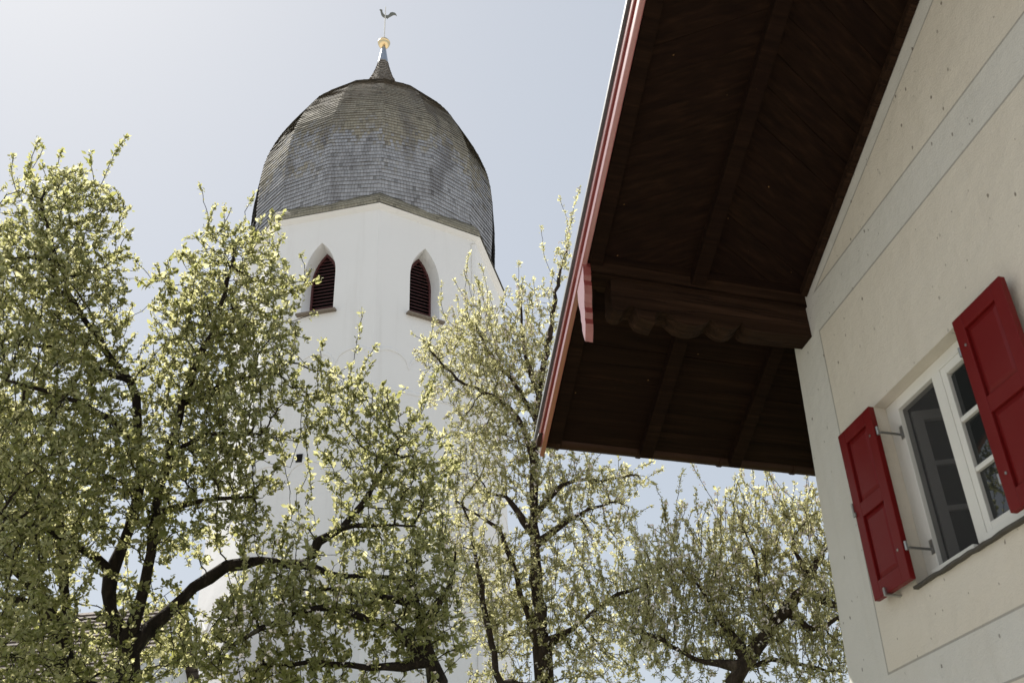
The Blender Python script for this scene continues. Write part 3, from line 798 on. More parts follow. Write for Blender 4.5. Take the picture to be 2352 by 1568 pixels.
cone = [(33.45, 0.235), (33.6, 0.215), (34.55, 0.075)]
for z, r_ in cone:
    for i in range(8): v.append(TC + tdir(45 * i) * r_ + np.array([0, 0, z]))
sp.add(v, [(j * 8 + i, j * 8 + (i + 1) % 8, j * 8 + 8 + (i + 1) % 8, j * 8 + 8 + i) for j in range(2) for i in range(8)]); sp.build('spire', M_ZINC, TOW)
bl = MB(); br, bz = 0.25, 34.72
pr = []
for t in np.linspace(-90, 90, 15):
    pr.append((bz + 0.27 * math.sin(math.radians(t)), max(0.012, br * math.cos(math.radians(t)))))
pr = pr[:8] + [(bz + 0.005, br + 0.012), (bz + 0.04, br + 0.012), (bz + 0.045, br)] + pr[9:]
lathe(bl, pr, 24); bl.build('ball', M_GOLD, TOW, True)
rd = MB(); lathe(rd, [(34.9, 0.024), (36.2, 0.026), (36.98, 0.018)], 10); rod = rd.build('vane_rod', M_ROD, TOW)
# weathercock, cut from sheet and stiffened
ck = MB()
side = np.array([math.cos(TA), -math.sin(TA), 0.0])
oc_ = [(-0.24, .33), (-0.20, .36), (-0.16, .34), (-0.14, .36), (-0.12, .30), (-0.115, .22), (-0.06, .10), (0.02, .06), (0.10, .07), (0.15, .12), (0.19, .22), (0.27, .26), (0.37, .24), (0.43, .17), (0.46, .06),
       (0.40, .12), (0.33, .11), (0.25, .04), (0.17, -.03), (0.12, -.08), (0.09, -.14), (0.06, -.08), (0.03, -.10), (0.0, -.15), (-0.02, -.09), (-0.10, -.04), (-0.16, .06), (-0.19, .18), (-0.20, .27)]
n_ = len(oc_); z0 = 36.38
bk_ = np.cross(side, [0, 0, 1.0])
pts = [TC + side * a_ * 1.08 + np.array([0, 0, z0 + b_ * 1.15]) - bk_ * 0.012 for a_, b_ in oc_] + [TC + side * a_ * 1.08 + np.array([0, 0, z0 + b_ * 1.15]) + bk_ * 0.012 for a_, b_ in oc_]
ck.add(pts, [tuple(range(n_)), tuple(range(2 * n_ - 1, n_ - 1, -1))] + [(i, (i + 1) % n_, n_ + (i + 1) % n_, n_ + i) for i in range(n_)])
ck.build('weathercock', M_COCK, TOW)
# lightning conductor down the right-hand corner
cw = MB(); nrm, tan = face_frame(22.5)
P = lambda x, z, d=0.0: TC + nrm * (AP + d) + tan * x + np.array([0, 0, z])
cx = 1.60
cw.add([P(cx - .007, 2, .01), P(cx + .007, 2, .01), P(cx + .007, 2, .024), P(cx - .007, 2, .024), P(cx - .007, 22.0, .01), P(cx + .007, 22.0, .01), P(cx + .007, 22.0, .024), P(cx - .007, 22.0, .024)], BOXF)
cw.add([P(cx + .007, 21.976, .01), P(HALF, 22.06, .01), P(HALF, 22.06, .024), P(cx + .007, 21.976, .024), P(cx + .007, 22.0, .01), P(HALF, 22.084, .01), P(HALF, 22.084, .024), P(cx + .007, 22.0, .024)], BOXF)
cw.build('lightning_conductor', M_ROD, TOW)

# ------------------------------------------------------------------ low church building behind the left tree
BR = at(425, 1388, 23.0); BL = BR + np.array([-13.0, 1.6, 0.0])
dx = (BR - BL)[:2] / np.linalg.norm((BR - BL)[:2]); fx = np.array([dx[1], -dx[0], 0]); dxx = np.array([dx[0], dx[1], 0])
CH = empty('church_annex', (float((BR[0] + BL[0]) / 2), float((BR[1] + BL[1]) / 2), 0), 'low building with a grey-brown shingle roof behind the left apple trees', 'building')
rf = MB(); rise, run = 4.6, 4.2; rows = 42
for s in (1, -1):
    for k in range(rows):
        t0, t1 = k / rows, (k + 1.12) / rows
        lo0 = BL + fx * s * run * (1 - t0) - np.array([0, 0, rise * (1 - t0)]); lo1 = BR + fx * s * run * (1 - t0) - np.array([0, 0, rise * (1 - t0)])
        hi0 = BL + fx * s * run * (1 - min(1, t1)) - np.array([0, 0, rise * (1 - min(1, t1))]); hi1 = BR + fx * s * run * (1 - min(1, t1)) - np.array([0, 0, rise * (1 - min(1, t1))])
        up = (fx * s * rise + np.array([0, 0, run])) / math.hypot(rise, run) * 0.035
        Ln = np.linalg.norm(BR - BL) / 0.16
        rf.add([lo0 + up, lo1 + up, hi1, hi0, lo0, lo1], [(0, 1, 2, 3), (4, 5, 1, 0)], [(0, k + .2, .5), (Ln, k + .2, .5), (Ln, k + .8, .5), (0, k + .8, .5), (0, k + .2, .5), (Ln, k + .2, .5)])
rf.build('roof', M_BARNROOF, CH)
wl = MB(); e1 = BR - dxx * 0.25; e0 = BL + dxx * 0.25
zE = BR[2] - rise
for en in (e0, e1):
    b = en.copy(); b[2] = 0
    wl.add([b + fx * (run - .3), b - fx * (run - .3), b - fx * (run - .3) + np.array([0, 0, zE + .2]), b + np.array([0, 0, BR[2] - 0.1]), b + fx * (run - .3) + np.array([0, 0, zE + .2])], [(0, 1, 2, 3, 4)])
for s in (1, -1):
    a0 = e0 + fx * s * (run - .3); a1 = e1 + fx * s * (run - .3)
    wl.add([(a0[0], a0[1], 0), (a1[0], a1[1], 0), (a1[0], a1[1], zE + .2), (a0[0], a0[1], zE + .2)], [(0, 1, 2, 3)])
wl.build('wall', M_TOWER, CH)

#TREES#
# ------------------------------------------------------------------ trees
def tubes(nodes, parent, rad, main, ksides):
    """frusta along every branch segment, oriented so that consecutive segments join"""
    n = len(nodes); ch = np.arange(n)[parent >= 0]; pa = parent[ch]
    d = nodes[ch] - nodes[pa]; ln = np.linalg.norm(d, axis=1, keepdims=True); d = d / np.maximum(ln, 1e-6)
    din = np.zeros((n, 3)); din[ch] = d
    dout = np.zeros((n, 3)); ok = main >= 0; dout[ok] = nodes[main[ok]] - nodes[ok]
    dout /= np.maximum(np.linalg.norm(dout, axis=1, keepdims=True), 1e-6)
    nd = din + dout; nd /= np.maximum(np.linalg.norm(nd, axis=1, keepdims=True), 1e-6)
    isM = main[pa] == ch
    dp = np.where(isM[:, None], nd[pa], d); rp = np.where(isM, rad[pa], np.minimum(rad[pa], rad[ch] * 1.25))
    dc, rc = nd[ch], rad[ch]
    ref = np.array([0.61, 0.33, 0.72])
    def ring(c, dd, r, k):
        x = np.cross(dd, ref); x /= np.maximum(np.linalg.norm(x, axis=1, keepdims=True), 1e-6); y = np.cross(dd, x)
        t = np.arange(k) * 2 * np.pi / k
        return c[:, None] + r[:, None, None] * (x[:, None] * np.cos(t)[None, :, None] + y[:, None] * np.sin(t)[None, :, None])
    V, Fc, off = [], [], 0
    for k, lo, hi in ksides:
        s = (rc >= lo) & (rc < hi)
        if not s.any(): continue
        a_ = ring(nodes[pa[s]], dp[s], rp[s], k); b_ = ring(nodes[ch[s]], dc[s], rc[s], k)
        m_ = s.sum(); V.append(np.concatenate([a_, b_], 1).reshape(-1, 3))
        base = off + np.arange(m_) * 2 * k; i = np.arange(k); j = (i + 1) % k
        q = np.stack([i, j, k + j, k + i], 1)
        Fc.append((base[:, None, None] + q[None]).reshape(-1, 4)); off += m_ * 2 * k
    return np.concatenate(V), np.concatenate(Fc)

def fast_mesh(name, V, Q, mat, parent, smooth=True, nper=4):
    me = bpy.data.meshes.new(name); off = np.array(parent_loc(parent))
    V = (V - off).astype(np.float32)
    me.vertices.add(len(V)); me.vertices.foreach_set('co', V.ravel())
    Q = Q.astype(np.int32)
    me.loops.add(Q.size); me.loops.foreach_set('vertex_index', Q.ravel())
    me.polygons.add(len(Q)); me.polygons.foreach_set('loop_start', np.arange(len(Q), dtype=np.int32) * nper)
    me.polygons.foreach_set('loop_total', np.full(len(Q), nper, dtype=np.int32))
    me.polygons.foreach_set('use_smooth', np.full(len(Q), smooth))
    me.update(calc_edges=True); me.materials.append(mat)
    o = bpy.data.objects.new(name, me); COL.objects.link(o); o.parent = parent
    return o

def leaves(pos, axis, size, curl, wide=0.27):
    """one folded, drooping leaf per position: 8 points, six quads/tri-quads written as quads"""
    n = len(pos); a_ = axis / np.linalg.norm(axis, axis=1, keepdims=True)
    rnd = rng.normal(size=(n, 3)); rnd[:, 2] += 0.9
    s = np.cross(a_, rnd); s /= np.maximum(np.linalg.norm(s, axis=1, keepdims=True), 1e-6); u = np.cross(s, a_)
    L = size[:, None]; W = L * (wide * (0.85 + 0.3 * rng.random((n, 1)))); fold = L * 0.07; c = curl[:, None] * L
    P = lambda t, w, h: pos + a_ * (L * t) + s * (W * w) + u * (fold * h) - u * (c * t * t)
    pts = np.stack([P(0, 0.08, 0), P(0, -0.08, 0), P(.30, .82, 1), P(.32, 0, -.6), P(.30, -.82, 1),
                    P(.62, .88, 1), P(.64, 0, -.6), P(.62, -.88, 1), P(1.0, .06, .2), P(1.0, -.06, .2)], 1)
    q = np.array([[0, 3, 2, 0], [1, 3, 0, 1]])   # placeholder, replaced below
    q = np.array([[1, 0, 2, 3], [4, 1, 3, 3], [3, 2, 5, 6], [4, 3, 6, 7], [6, 5, 8, 9], [7, 6, 9, 9]])
    q = np.array([[1, 0, 2, 3], [3, 2, 5, 6], [4, 3, 6, 7], [6, 5, 8, 9]])
    tri = np.array([[1, 3, 4], [7, 6, 9]])
    return pts.reshape(-1, 3), q, tri, n

def leaf_object(name, pos, axis, size, curl, mat, parent, wide=0.27):
    pts, q, tri, n = leaves(pos, axis, size, curl, wide)
    base = np.arange(n) * 10
    Q = (base[:, None, None] + q[None]).reshape(-1, 4); T = (base[:, None, None] + tri[None]).reshape(-1, 3)
    me = bpy.data.meshes.new(name); V = (pts - np.array(parent_loc(parent))).astype(np.float32)
    me.vertices.add(len(V)); me.vertices.foreach_set('co', V.ravel())
    me.loops.add(Q.size + T.size)
    me.loops.foreach_set('vertex_index', np.concatenate([Q.ravel(), T.ravel()]).astype(np.int32))
    st = np.concatenate([np.arange(len(Q)) * 4, Q.size + np.arange(len(T)) * 3]).astype(np.int32)
    tt = np.concatenate([np.full(len(Q), 4), np.full(len(T), 3)]).astype(np.int32)
    me.polygons.add(len(st)); me.polygons.foreach_set('loop_start', st); me.polygons.foreach_set('loop_total', tt)
    me.polygons.foreach_set('use_smooth', np.full(len(st), True))
    me.update(calc_edges=True); me.materials.append(mat)
    o = bpy.data.objects.new(name, me); COL.objects.link(o); o.parent = parent
    return o

def colonize(nodes, parent, pts, step, kill, iters, wander=0.25, up=0.10, reach=3.0):
    nodes = list(map(np.array, nodes)); parent = list(parent)
    P = np.array(pts); N = np.array(nodes)
    dist = np.full(len(P), 1e9); near = np.zeros(len(P), int)
    for c in range(0, len(N), 256):
        dd = np.linalg.norm(P[:, None] - N[None, c:c + 256], axis=2); i = dd.argmin(1); v = dd[np.arange(len(P)), i]
        b = v < dist; dist[b] = v[b]; near[b] = i[b] + c
    kids = {}
    for it in range(iters):
        alive = dist > kill
        if not alive.any(): break
        P, dist, near = P[alive], dist[alive], near[alive]
        use = dist < reach if (dist < reach).any() else dist < 1e8
        idx = near[use]; NA = np.array(nodes)
        d = P[use] - NA[idx]; d /= np.linalg.norm(d, axis=1, keepdims=True)
        acc = np.zeros((len(nodes), 3)); np.add.at(acc, idx, d)
        act = np.unique(idx); new = []; base = len(nodes)
        for k in act:
            v = acc[k]; l = np.linalg.norm(v)
            if l < 1e-3: continue
            v = v / l + rng.normal(size=3) * wander + np.array([0, 0, up]); v /= np.linalg.norm(v)
            kids[k] = kids.get(k, 0) + 1
            if kids[k] > 3: continue
            nodes.append(NA[k] + v * step); parent.append(k); new.append(nodes[-1])
        if not new: break
        Nn = np.array(new)
        dd = np.linalg.norm(P[:, None] - Nn[None], axis=2); i = dd.argmin(1); v = dd[np.arange(len(P)), i]
        b = v < dist; dist[b] = v[b]; near[b] = i[b] + base
    return np.array(nodes), np.array(parent)

def tree(name, label, group, base, limbs, blobs, shoots, mats, dens, leaf, step=0.14, kill=0.21, per=3.4, blossom=0.0, rmin=0.0028, wander=0.22, twig=0.013, sprouts=0, up=0.10, shootlen=0.6, spur=0.35, wide=0.27, trans_up=0.3, gamma=2.25):
    """limbs: lists of (x, y, distance, radius) followed from the trunk outwards; blobs: (x, y, rx, ry, distance, depth) foliage masses"""
    root = empty(name, base, label, 'tree', group)
    nodes = [np.array(base, float) - np.array([0, 0, 0.15])]; par = [-1]; fixed = {0: limbs[0][0][3] * 1.2}
    for li, L in enumerate(limbs):
        pts = [at(x, y, d) for x, y, d, r_ in L]; rr = [p[3] for p in L]
        N = np.array(nodes); k0 = int(np.linalg.norm(N - pts[0], axis=1).argmin()) if li else 0
        prev = k0; cur = N[k0]; chain = [cur] + (pts if li == 0 or np.linalg.norm(pts[0] - cur) > 0.15 else pts[1:]); rch = [fixed.get(k0, rr[0])] + rr[-(len(chain) - 1):]
        for i in range(len(chain) - 1):
            p0 = chain[max(i - 1, 0)]; p1, p2 = chain[i], chain[i + 1]; p3 = chain[min(i + 2, len(chain) - 1)]
            m_ = max(1, int(np.linalg.norm(p2 - p1) / 0.13))
            for t in np.linspace(0, 1, m_ + 1)[1:]:
                q = 0.5 * (2 * p1 + (p2 - p0) * t + (2 * p0 - 5 * p1 + 4 * p2 - p3) * t * t + (3 * p1 - p0 - 3 * p2 + p3) * t ** 3)
                q = q + rng.normal(size=3) * 0.011
                nodes.append(q); par.append(prev); prev = len(nodes) - 1
                fixed[prev] = rch[i] + (rch[i + 1] - rch[i]) * t
    att = []
    for (x, y, rx, ry, d, dz, *dn) in blobs:
        c = at(x, y, d); k = np.linalg.norm(c - CAM) / F
        n = int(dens * (dn[0] if dn else 1.0) * (rx * k) * (ry * k) * dz * 4.19)
        v = rng.normal(size=(n, 3)); v /= np.linalg.norm(v, axis=1, keepdims=True); v *= rng.random((n, 1)) ** 0.42
        right = R @ np.array([1, 0, 0.]); upv = R @ np.array([0, 1., 0]); fw = ray(x, y); fw = fw / np.linalg.norm(fw)
        att.append(c + v[:, :1] * rx * k * right + v[:, 1:2] * ry * k * upv + v[:, 2:] * dz * fw)
    att = np.concatenate(att)
    # keep lower attractors loosely scattered: clumps and gaps
    cl = np.sin(att[:, 0] * 3.1 + 1.3) * np.sin(att[:, 1] * 2.7) + np.sin(att[:, 2] * 3.6 + att[:, 0] * 1.3)
    att = att[(cl + rng.normal(size=len(att)) * 0.5) > -0.75]
    nd, pa = colonize(nodes, par, att, step, kill, 110, wander, up)
    nodes, par = list(nd), list(pa)
    # upright water shoots: hand placed at the outline plus many small ones from the twig ends
    shootn = []
    N = np.array(nodes)
    def grow(p0k, tip, r_):
        p0 = np.array(nodes[p0k]); L = np.linalg.norm(tip - p0); m_ = max(2, int(L / 0.07)); prev = p0k
        bend = rng.normal(size=3) * 0.05 * L
        for i in range(1, m_ + 1):
            t = i / m_
            nodes.append(p0 + (tip - p0) * t + bend * math.sin(t * math.pi) + rng.normal(size=3) * 0.006); par.append(prev); prev = len(nodes) - 1; shootn.append(prev)
    for (x0, y0, x1, y1, d) in shoots:
        b = at(x0, y0, d); k = int(np.linalg.norm(N - b, axis=1).argmin())
        grow(k, at(x1, y1, d * 0.99), 0.006)
    term = np.setdiff1d(np.arange(len(N)), np.array(par)); 
    for k in rng.permutation(term)[:int(len(term) * trans_up)]:
        l = 0.12 + 0.42 * rng.random() ** 2; v = np.array(nodes[k]) - np.array(nodes[par[k]]); v = v / np.linalg.norm(v) * 0.5 + np.array([rng.normal() * .25, rng.normal() * .25, 0.9]); grow(k, np.array(nodes[k]) + v / np.linalg.norm(v) * l, 0.004)
    cand = np.arange(1, len(N)); cand = cand[N[cand, 2] > 3.2]
    for k in rng.choice(cand, min(sprouts, len(cand)), replace=False):
        l = shootlen * (0.25 + 0.75 * rng.random()); v = np.array([rng.normal() * .30, rng.normal() * .30, 1.0]); grow(k, np.array(nodes[k]) + v / np.linalg.norm(v) * l, 0.004)
    N = np.array(nodes); Pp = np.array(par); n = len(N)
    # pipe model radii
    acc = np.zeros(n); hasc = np.zeros(n, bool); hasc[Pp[Pp >= 0]] = True; rad = np.zeros(n)
    big = np.full(n, -1); bigr = np.zeros(n)
    for i in range(n - 1, -1, -1):
        rad[i] = max(rmin, acc[i] ** (1 / gamma)) if acc[i] > 0 else rmin
        p = Pp[i]
        if p >= 0:
            acc[p] += rad[i] ** gamma * (1.0 if True else 1)
            if rad[i] > bigr[p]: bigr[p] = rad[i]; big[p] = i
    free = rad.copy()
    tot = max(rad[1], 1e-6)
    for i, r_ in fixed.items(): rad[i] = r_
    for i in range(n):
        p = Pp[i]
        if p >= 0 and i not in fixed: rad[i] = max(rmin, min(rad[i] * 0.75, rad[p] * 0.8 if p in fixed else rad[p]))
    rad[shootn] = np.maximum(rad[shootn], 0.0042)
    for i in range(n):          # main child: prefer the drawn limb
        pass
    for i in fixed:
        p = Pp[i]
        if p >= 0 and (big[p] not in fixed): big[p] = i
    ph = rng.random(3) * 6; rad = rad * np.where(rad > 0.012, 1 + 0.13 * np.sin(N[:, 2] * 9 + ph[0]) * np.sin(N[:, 0] * 13 + ph[1]) + 0.09 * rng.normal(size=n), 1.0)
    V, Q = tubes(N, Pp, rad, big, ((3, 0, 0.006), (5, 0.006, 0.02), (9, 0.02, 1.0)))
    fast_mesh('trunk', V, Q, mats[0], root)
    # leaves in small tufts on the thin wood
    thin = np.where((rad < twig) & (Pp >= 0))[0]
    sh = np.zeros(n, bool); sh[shootn] = True; isterm = ~hasc
    cnt = rng.poisson(per * np.where(isterm[thin], 2.2, np.where(rng.random(len(thin)) < np.where(sh[thin], 0.5, spur), 2.0, 0.12)))
    idx = np.repeat(thin, cnt); nl = len(idx)
    d = N[idx] - N[Pp[idx]]; d /= np.maximum(np.linalg.norm(d, axis=1, keepdims=True), 1e-6)
    rv = rng.normal(size=(nl, 3)); rv /= np.linalg.norm(rv, axis=1, keepdims=True)
    ax_ = d * 0.55 + rv * 0.9 + np.array([0, 0, 0.25])
    pos = N[idx] + rng.normal(size=(nl, 3)) * 0.012 - d * (rng.random((nl, 1)) * step)
    size = leaf * np.exp(rng.normal(size=nl) * 0.32) * np.where(rng.random(nl) < 0.2, 0.55, 1.0)
    leaf_object('crown', pos, ax_, size, rng.normal(size=nl) * 0.22 + 0.12, mats[1], root, wide)
    if blossom > 0:
        k = rng.choice(thin, int(len(thin) * blossom)); nb = 5
        kk = np.repeat(k, 3 * nb); v = rng.normal(size=(len(k) * 3, 3)); v[:, 2] += .4; v /= np.linalg.norm(v, axis=1, keepdims=True)
        ctr = np.repeat(N[k], 3, 0) + v * 0.035
        ctr5 = np.repeat(ctr, nb, 0); v5 = np.repeat(v, nb, 0)
        x_ = np.cross(v5, [0.3, 0.5, 0.8]); x_ /= np.linalg.norm(x_, axis=1, keepdims=True); y_ = np.cross(v5, x_)
        t = np.tile(np.arange(nb) * 2 * np.pi / nb, len(ctr))[:, None]
        leaf_object('blossom', ctr5, x_ * np.cos(t) + y_ * np.sin(t) + v5 * 0.25, np.full(len(ctr5), 0.019), np.full(len(ctr5), -0.1), M_BLOSSOM, root, 0.42)
    print(name, label[:30], 'nodes', n, 'leaves', nl)
    return root

BARK1 = bark_mat('dark_apple_bark', (0.010, 0.008, 0.006), (0.026, 0.020, 0.015), (0.065, 0.052, 0.040))
BARK2 = bark_mat('lichen_apple_bark', (0.018, 0.013, 0.010), (0.050, 0.038, 0.029), (0.14, 0.115, 0.09))
LEAF1 = leaf_mat('fresh_green_leaves', ((0.026, 0.037, 0.008), (0.044, 0.058, 0.014), (0.072, 0.083, 0.026), (0.16, 0.16, 0.075)),
                 ((0.38, 0.39, 0.11), (0.90, 0.86, 0.50)), (0.028, 0.039, 0.010), 0.58)
LEAF2 = leaf_mat('silvery_young_leaves', ((0.10, 0.105, 0.040), (0.16, 0.16, 0.070), (0.25, 0.24, 0.125), (0.46, 0.44, 0.31)),
                 ((0.62, 0.60, 0.25), (0.94, 0.90, 0.58)), (0.13, 0.13, 0.055), 0.58)
LEAF3 = leaf_mat('grey_green_leaves', ((0.040, 0.050, 0.014), (0.062, 0.074, 0.024), (0.09, 0.10, 0.04), (0.18, 0.18, 0.10)),
                 ((0.46, 0.47, 0.15), (0.84, 0.80, 0.45)), (0.055, 0.065, 0.022), 0.58)
GRP = 'apple trees in front of the bell tower'
def ground_at(x, y, d): p = at(x, y, d); return (float(p[0]), float(p[1]), 0.0)

d = 9.0
tree('apple_tree', 'large bright green apple tree whose long limb arches right across the tower', GRP, ground_at(300, 1568, d),
     [[(292, 1568, d, .10), (297, 1500, d, .095)],
      [(297, 1490, d, .075), (345, 1440, d, .064), (400, 1395, d, .058), (450, 1345, d, .055), (520, 1305, d, .052), (600, 1286, d, .048), (690, 1297, d, .044), (735, 1245, d, .04), (790, 1215, d, .033), (850, 1130, d, .026), (905, 1040, d, .018)],
      [(690, 1297, d, .035), (760, 1318, d - .1, .028), (860, 1322, d - .3, .02), (960, 1330, d - .4, .012)],
      [(790, 1215, d, .024), (860, 1205, d - .2, .018), (950, 1212, d - .3, .012)],
      [(290, 1470, d, .07), (250, 1400, d + .1, .062), (257, 1312, d + .1, .058), (283, 1250, d + .1, .052), (315, 1150, d + .1, .046), (325, 1030, d, .042), (297, 880, d - .1, .038), (240, 800, d - .1, .034), (185, 718, d, .028), (130, 600, d, .026), (95, 450, d, .014)],
      [(300, 1460, d, .055), (322, 1390, d - .1, .048), (340, 1300, d - .2, .044), (355, 1190, d - .2, .04), (385, 1050, d - .1, .037), (420, 930, d, .034), (447, 850, d, .04), (482, 768, d, .024), (525, 650, d, .024), (545, 560, d, .014)],
      [(297, 880, d - .1, .036), (240, 850, d + .2, .03), (120, 800, d + .3, .022), (20, 790, d + .3, .015)],
      [(325, 1030, d, .035), (250, 960, d - .3, .028), (120, 900, d - .5, .02), (20, 880, d - .6, .012)],
      [(420, 930, d, .03), (520, 880, d + .2, .022), (640, 850, d + .2, .014)],
      [(257, 1312, d + .1, .045), (220, 1280, d, .035), (110, 1220, d - .3, .024), (10, 1190, d - .5, .014)],
      [(385, 1050, d - .1, .03), (470, 1000, d - .3, .022), (600, 1000, d - .3, .014)],
      [(355, 1190, d - .2, .03), (450, 1150, d - .4, .022), (580, 1140, d - .4, .012)]],
     [(110, 480, 160, 100, d, .8), (215, 560, 85, 110, d, .6), (60, 650, 150, 140, d, .9), (175, 730, 120, 130, d, .8), (60, 870, 150, 140, d, .9),
      (520, 600, 130, 85, d, .7), (580, 690, 130, 110, d, .8), (470, 730, 130, 110, d, .8), (610, 790, 115, 80, d, .7), (430, 850, 130, 110, d, .8), (540, 880, 110, 90, d, .8), (675, 665, 55, 35, d, .4, 1.2), (690, 715, 40, 28, d, .3, 1.2), (655, 880, 55, 40, d, .4), (730, 980, 40, 110, d, .35, 1.1), (860, 930, 70, 60, d, .45, 1.1), (1010, 1060, 50, 60, d, .4), (760, 1240, 90, 50, d, .4),
      (350, 640, 40, 32, d, .3, 1.4), (250, 960, 170, 120, d - .3, 1.0), (480, 980, 140, 110, d - .3, .9), (120, 1080, 190, 130, d - .4, 1.0), (340, 1080, 170, 110, d - .4, .9),
      (560, 1070, 100, 90, d - .2, .7), (630, 1010, 40, 50, d, .4), (90, 1250, 170, 100, d - .5, .8, .8), (360, 1200, 170, 80, d - .5, .7, .5), (560, 1200, 90, 70, d - .2, .5, .7),
      (900, 1010, 110, 90, d, .55, 1.1), (800, 1090, 120, 95, d, .6, 1.1), (950, 1130, 100, 110, d - .1, .6, 1.1), (700, 1150, 70, 70, d, .5, 1.0), (880, 1240, 130, 80, d - .2, .5, .9),
      (780, 900, 50, 110, d + .1, .4, .9), (690, 1100, 40, 110, d + .1, .35, .8), (800, 1370, 160, 60, d - .2, .5, .7), (130, 1380, 150, 70, d - .7, .5, .7), (300, 1330, 150, 60, d - .6, .4, .5), (470, 1480, 90, 70, d - .5, .35, .8), (230, 1470, 120, 70, d - .7, .35, .5), (600, 1240, 90, 50, d - .3, .4, .6), (560, 1370, 70, 45, d + .4, .3, .6), (90, 1500, 150, 70, d - .7, .45, .9), (380, 1540, 110, 60, d - .6, .35, .8), (200, 1560, 140, 50, d - .8, .4, .8), (330, 1400, 130, 60, d + .6, .4, .8), (400, 1480, 110, 60, d + .6, .4, .9), (420, 1250, 90, 60, d + .4, .4, .7)],
     [(225, 470, 293, 312, d), (215, 470, 205, 350, d), (85, 440, 88, 322, d), (40, 440, 28, 352, d), (130, 430, 140, 345, d), (480, 560, 460, 425, d), (470, 540, 495, 470, d), (560, 520, 585, 445, d),
      (345, 640, 305, 590, d), (520, 560, 515, 470, d), (610, 600, 650, 490, d), (640, 690, 740, 640, d), (640, 740, 728, 720, d), (660, 800, 720, 850, d), (620, 560, 625, 480, d),
      (800, 900, 832, 715, d), (770, 930, 745, 780, d), (820, 900, 868, 790, d), (800, 960, 860, 830, d), (690, 1130, 705, 890, d), (700, 1060, 690, 940, d), (900, 980, 880, 880, d), (930, 980, 985, 900, d), (960, 1040, 1040, 1000, d), (860, 980, 935, 890, d), (1000, 1100, 1050, 1060, d),
      (620, 980, 690, 1010, d), (620, 1090, 650, 1120, d), (580, 1240, 540, 1180, d), (230, 560, 300, 480, d), (250, 600, 295, 590, d), (230, 760, 300, 730, d), (160, 430, 185, 372, d)],
     (BARK1, LEAF1), 1550, 0.036, step=.08, kill=.10, per=8.6, wide=.30, trans_up=.05, sprouts=170, rmin=.0034)

d2 = 10.2
tree('apple_tree', 'dark trunked apple tree at the left border, in front of the shingled church annex', GRP, ground_at(175, 1568, d2),
     [[(178, 1568, d2, .11), (165, 1530, d2, .10), (140, 1470, d2, .08), (110, 1400, d2, .08), (60, 1330, d2, .05), (0, 1290, d2, .03)],
      [(140, 1470, d2, .06), (150, 1380, d2, .05), (145, 1280, d2, .035), (120, 1180, d2, .02)],
      [(110, 1400, d2, .04), (60, 1380, d2, .03), (-40, 1360, d2, .02)],
      [(165, 1530, d2, .05), (90, 1510, d2 - .2, .035), (10, 1500, d2 - .3, .02)]],
     [(30, 1250, 130, 110, d2, .8), (-40, 1050, 130, 150, d2, .9), (60, 1400, 120, 70, d2, .6, .7), (150, 1200, 90, 100, d2, .6, .8), (20, 1500, 110, 70, d2 - .3, .5, .8), (200, 1510, 90, 60, d2, .4, .6), (90, 1330, 130, 60, d2, .6), (330, 1500, 110, 70, d2 - .4, .5, .6), (60, 1560, 140, 60, d2 - .3, .5, .8)],
     [], (BARK1, LEAF1), 1700, 0.036, step=.085, kill=.095, per=9.0, wide=.30, trans_up=.05, sprouts=40, rmin=.0034)

d3 = 8.2
tree('apple_tree', 'low apple tree with scattered white blossom at the bottom centre', GRP, ground_at(1000, 1568, d3),
     [[(1006, 1568, d3, .075), (990, 1510, d3, .07), (972, 1437, d3, .06), (945, 1350, d3, .04), (935, 1290, d3, .022)],
      [(985, 1500, d3, .04), (900, 1440, d3 - .2, .035), (760, 1400, d3 - .3, .028), (640, 1420, d3 - .4, .022), (520, 1490, d3 - .4, .018)],
      [(960, 1410, d3, .03), (860, 1370, d3 - .1, .024), (740, 1350, d3 - .1, .016)],
      [(985, 1500, d3, .035), (880, 1530, d3 - .2, .028), (720, 1520, d3 - .3, .02), (600, 1530, d3 - .4, .012)],
      [(972, 1437, d3, .03), (1030, 1350, d3 + .1, .02), (1050, 1270, d3 + .1, .012)]],
     [(600, 1430, 130, 70, d3 - .3, .5, .9), (780, 1410, 130, 75, d3 - .2, .5), (920, 1390, 110, 100, d3, .55), (540, 1510, 110, 60, d3 - .4, .4, .9), (720, 1520, 160, 60, d3 - .3, .45, 1.0), (890, 1500, 110, 70, d3 - .2, .45), (1000, 1300, 60, 90, d3, .4, .8), (1010, 1470, 80, 90, d3, .4, .8), (660, 1330, 90, 50, d3 - .2, .4, .6), (640, 1560, 160, 50, d3 - .3, .4), (860, 1570, 160, 50, d3 - .2, .4)],
     [(940, 1330, 960, 1220, d3), (1000, 1310, 1010, 1200, d3), (540, 1470, 500, 1380, d3 - .4), (620, 1400, 600, 1330, d3 - .3)],
     (BARK1, LEAF3), 2600, 0.034, step=.075, kill=.085, per=8.6, blossom=.09, wide=.30, trans_up=.05, sprouts=50, rmin=.0034)

